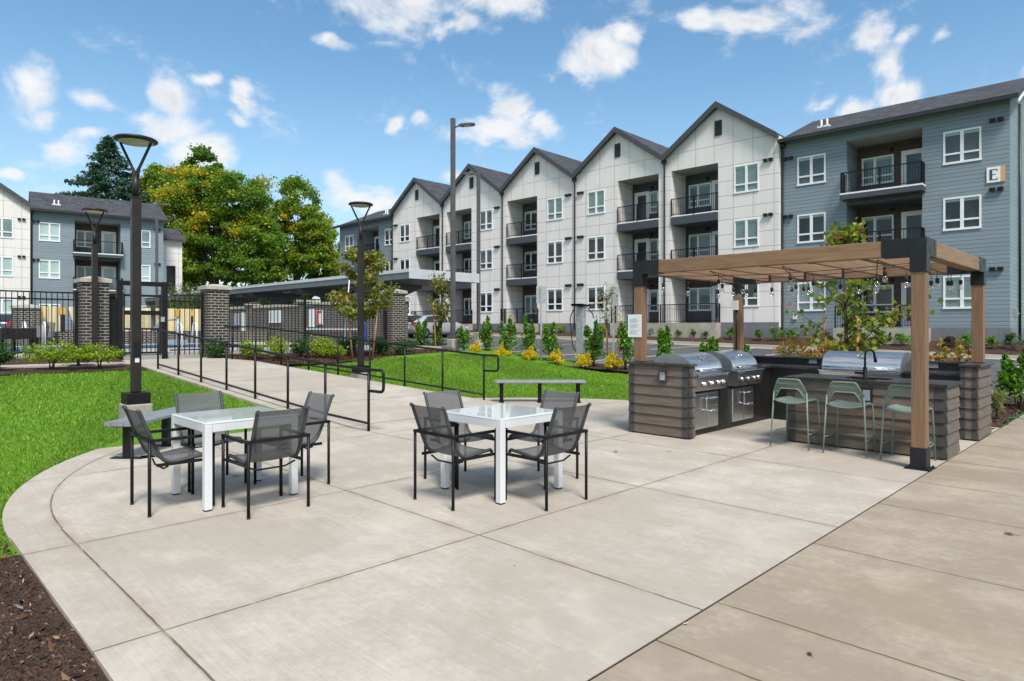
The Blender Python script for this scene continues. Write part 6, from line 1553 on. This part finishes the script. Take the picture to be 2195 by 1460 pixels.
def keepL(X, Y):
    k = np.minimum(1, np.maximum(0, (-X - 9.0) / 8.4)); yl = 5.15 - .42 * k
    return outside(X, Y, .004 + jag(X, Y) * .12) & (X > -16.72 + jag(X, Y)) & (Y < yl + .02) & ~((X > -5.95) & (Y > .72)) & ~((X > -5.52 + jag(X, Y)) & (Y < .82)) & ((X < -6) | (Y < .83))
def keepR(X, Y):
    k = np.minimum(1, np.maximum(0, (-X - 9.0) / 8.4)); yr = 9.15 - 1.65 * k
    return outside(X, Y, .008) & (X > -17.5 + jag(X, Y)) & (Y > yr - .02) & (Y < 15.5 + jag(X, Y)) & (X < -5.0)
blades('grass', 'short mown grass of the left lawn', -16.8, -5.5, -3.2, 5.3, 3600, lambda X, Y: keepL(X, Y) & (np.hypot(X, Y) < 10.5), .043)
blades('grass', 'short mown grass at the far side of the left lawn', -16.8, -8.0, -4, 5.3, 1500, lambda X, Y: keepL(X, Y) & (np.hypot(X, Y) >= 10.5), .05)
blades('grass', 'short mown grass of the right lawn', -17.6, -5.0, 7.4, 15.6, 1500, keepR, .05)
n = 6500; X = rng.uniform(-6.0, -2.6, n); Y = rng.uniform(-1.2, .765, n)
V, F = leaf_quads(np.stack([X, Y, -.02 + rough(X, Y, 2.2, .010) + rng.uniform(0, .03, n)], 1), rng.choice([.018, .028, .045, .075], n, p=[.36, .34, .22, .08]), aspect=.33, up=1.6)
o = raw_mesh('bark_chips', V, F, M['chip'], None, tint(n, [(.035, .018, .011), (.075, .036, .020), (.14, .068, .034), (.25, .15, .09), (.34, .30, .26)], [.42, .32, .17, .07, .02], .3)); tag(o, 'dark bark chips in the corner mulch bed', 'bark mulch', kind='stuff')
n = 9000; X = np.concatenate([rng.uniform(-5.2, -1.85, 3000), rng.uniform(-20, -17.6, 6000)]); Y = np.concatenate([rng.uniform(11.75, 16, 3000), rng.uniform(7.6, 15.6, 6000)])
Z = np.where(X > -6, clampv(zlot(X, Y), 0, 1), .50 + .075 * (-X - 17.7)) + rng.uniform(0, .04, n) + .01
V, F = leaf_quads(np.stack([X, Y, Z], 1), np.full(n, .06), aspect=.35, up=1.2)
o = raw_mesh('bark_chips', V, F, M['chip'], None, tint(n, [(.045, .020, .011), (.10, .042, .022), (.17, .075, .035), (.24, .14, .09)], [.4, .34, .2, .06], .3)); tag(o, 'reddish bark chips in the beds by the fence and kitchen', 'bark mulch', kind='stuff')
def fallen(px, py, s, c, label):
    d = 1.55 * 1400 / (py - 701); r = (px - 1097.5) / 1400; x, y = S * (r - 1) * d, S * (r + 1) * d
    P = [(0, -.5, 0), (.2, -.3, .1), (.36, -.05, .16), (.22, .12, .12), (.28, .36, .2), (.05, .32, .06), (0, .6, .12), (-.08, .3, .05), (-.3, .3, .22), (-.2, .06, .1), (-.36, -.1, .2), (-.18, -.32, .1)]
    m = MB(); m.add([(0, 0, .01)] + [(a * s, b * s, .006 + q * s * .6) for a, b, q in P], [(0, i + 1, (i + 1) % 12 + 1) for i in range(12)]); m.tube([(0, -.45 * s, .01), (.05 * s, -.95 * s, .006)], .0015, 4)
    o = m.build('fallen_leaf', M[c]); o.location = (x, y, .002); o.rotation_euler.z = px; tag(o, label, 'fallen leaf', 'dry leaves on the paving')
M['paleleaf'] = simple('pale_dry_leaf', (.48, .36, .16), .7, var=.25, nscale=20); M['wetleaf'] = simple('dark_wet_leaf', (.05, .03, .02), .6, var=.3, nscale=20)
fallen(1320, 969, .085, 'dryleaf', 'dry brown leaf on the paving left of the boarded end wall'); fallen(1434, 968, .05, 'paleleaf', 'small yellowish leaf just below the boarded end wall'); fallen(505, 1022, .075, 'dryleaf', 'orange-brown leaf under the left table')
fallen(1470, 1340, .030, 'paleleaf', 'tiny pale leaf in the joint between patio and sidewalk'); fallen(2163, 1147, .07, 'wetleaf', 'dark wet leaf on the brown sidewalk'); fallen(1735, 1405, .035, 'wetleaf', 'tiny dark leaf low on the brown sidewalk'); fallen(1783, 966, .05, 'wetleaf', 'dark leaf on the paving between the first two stools')
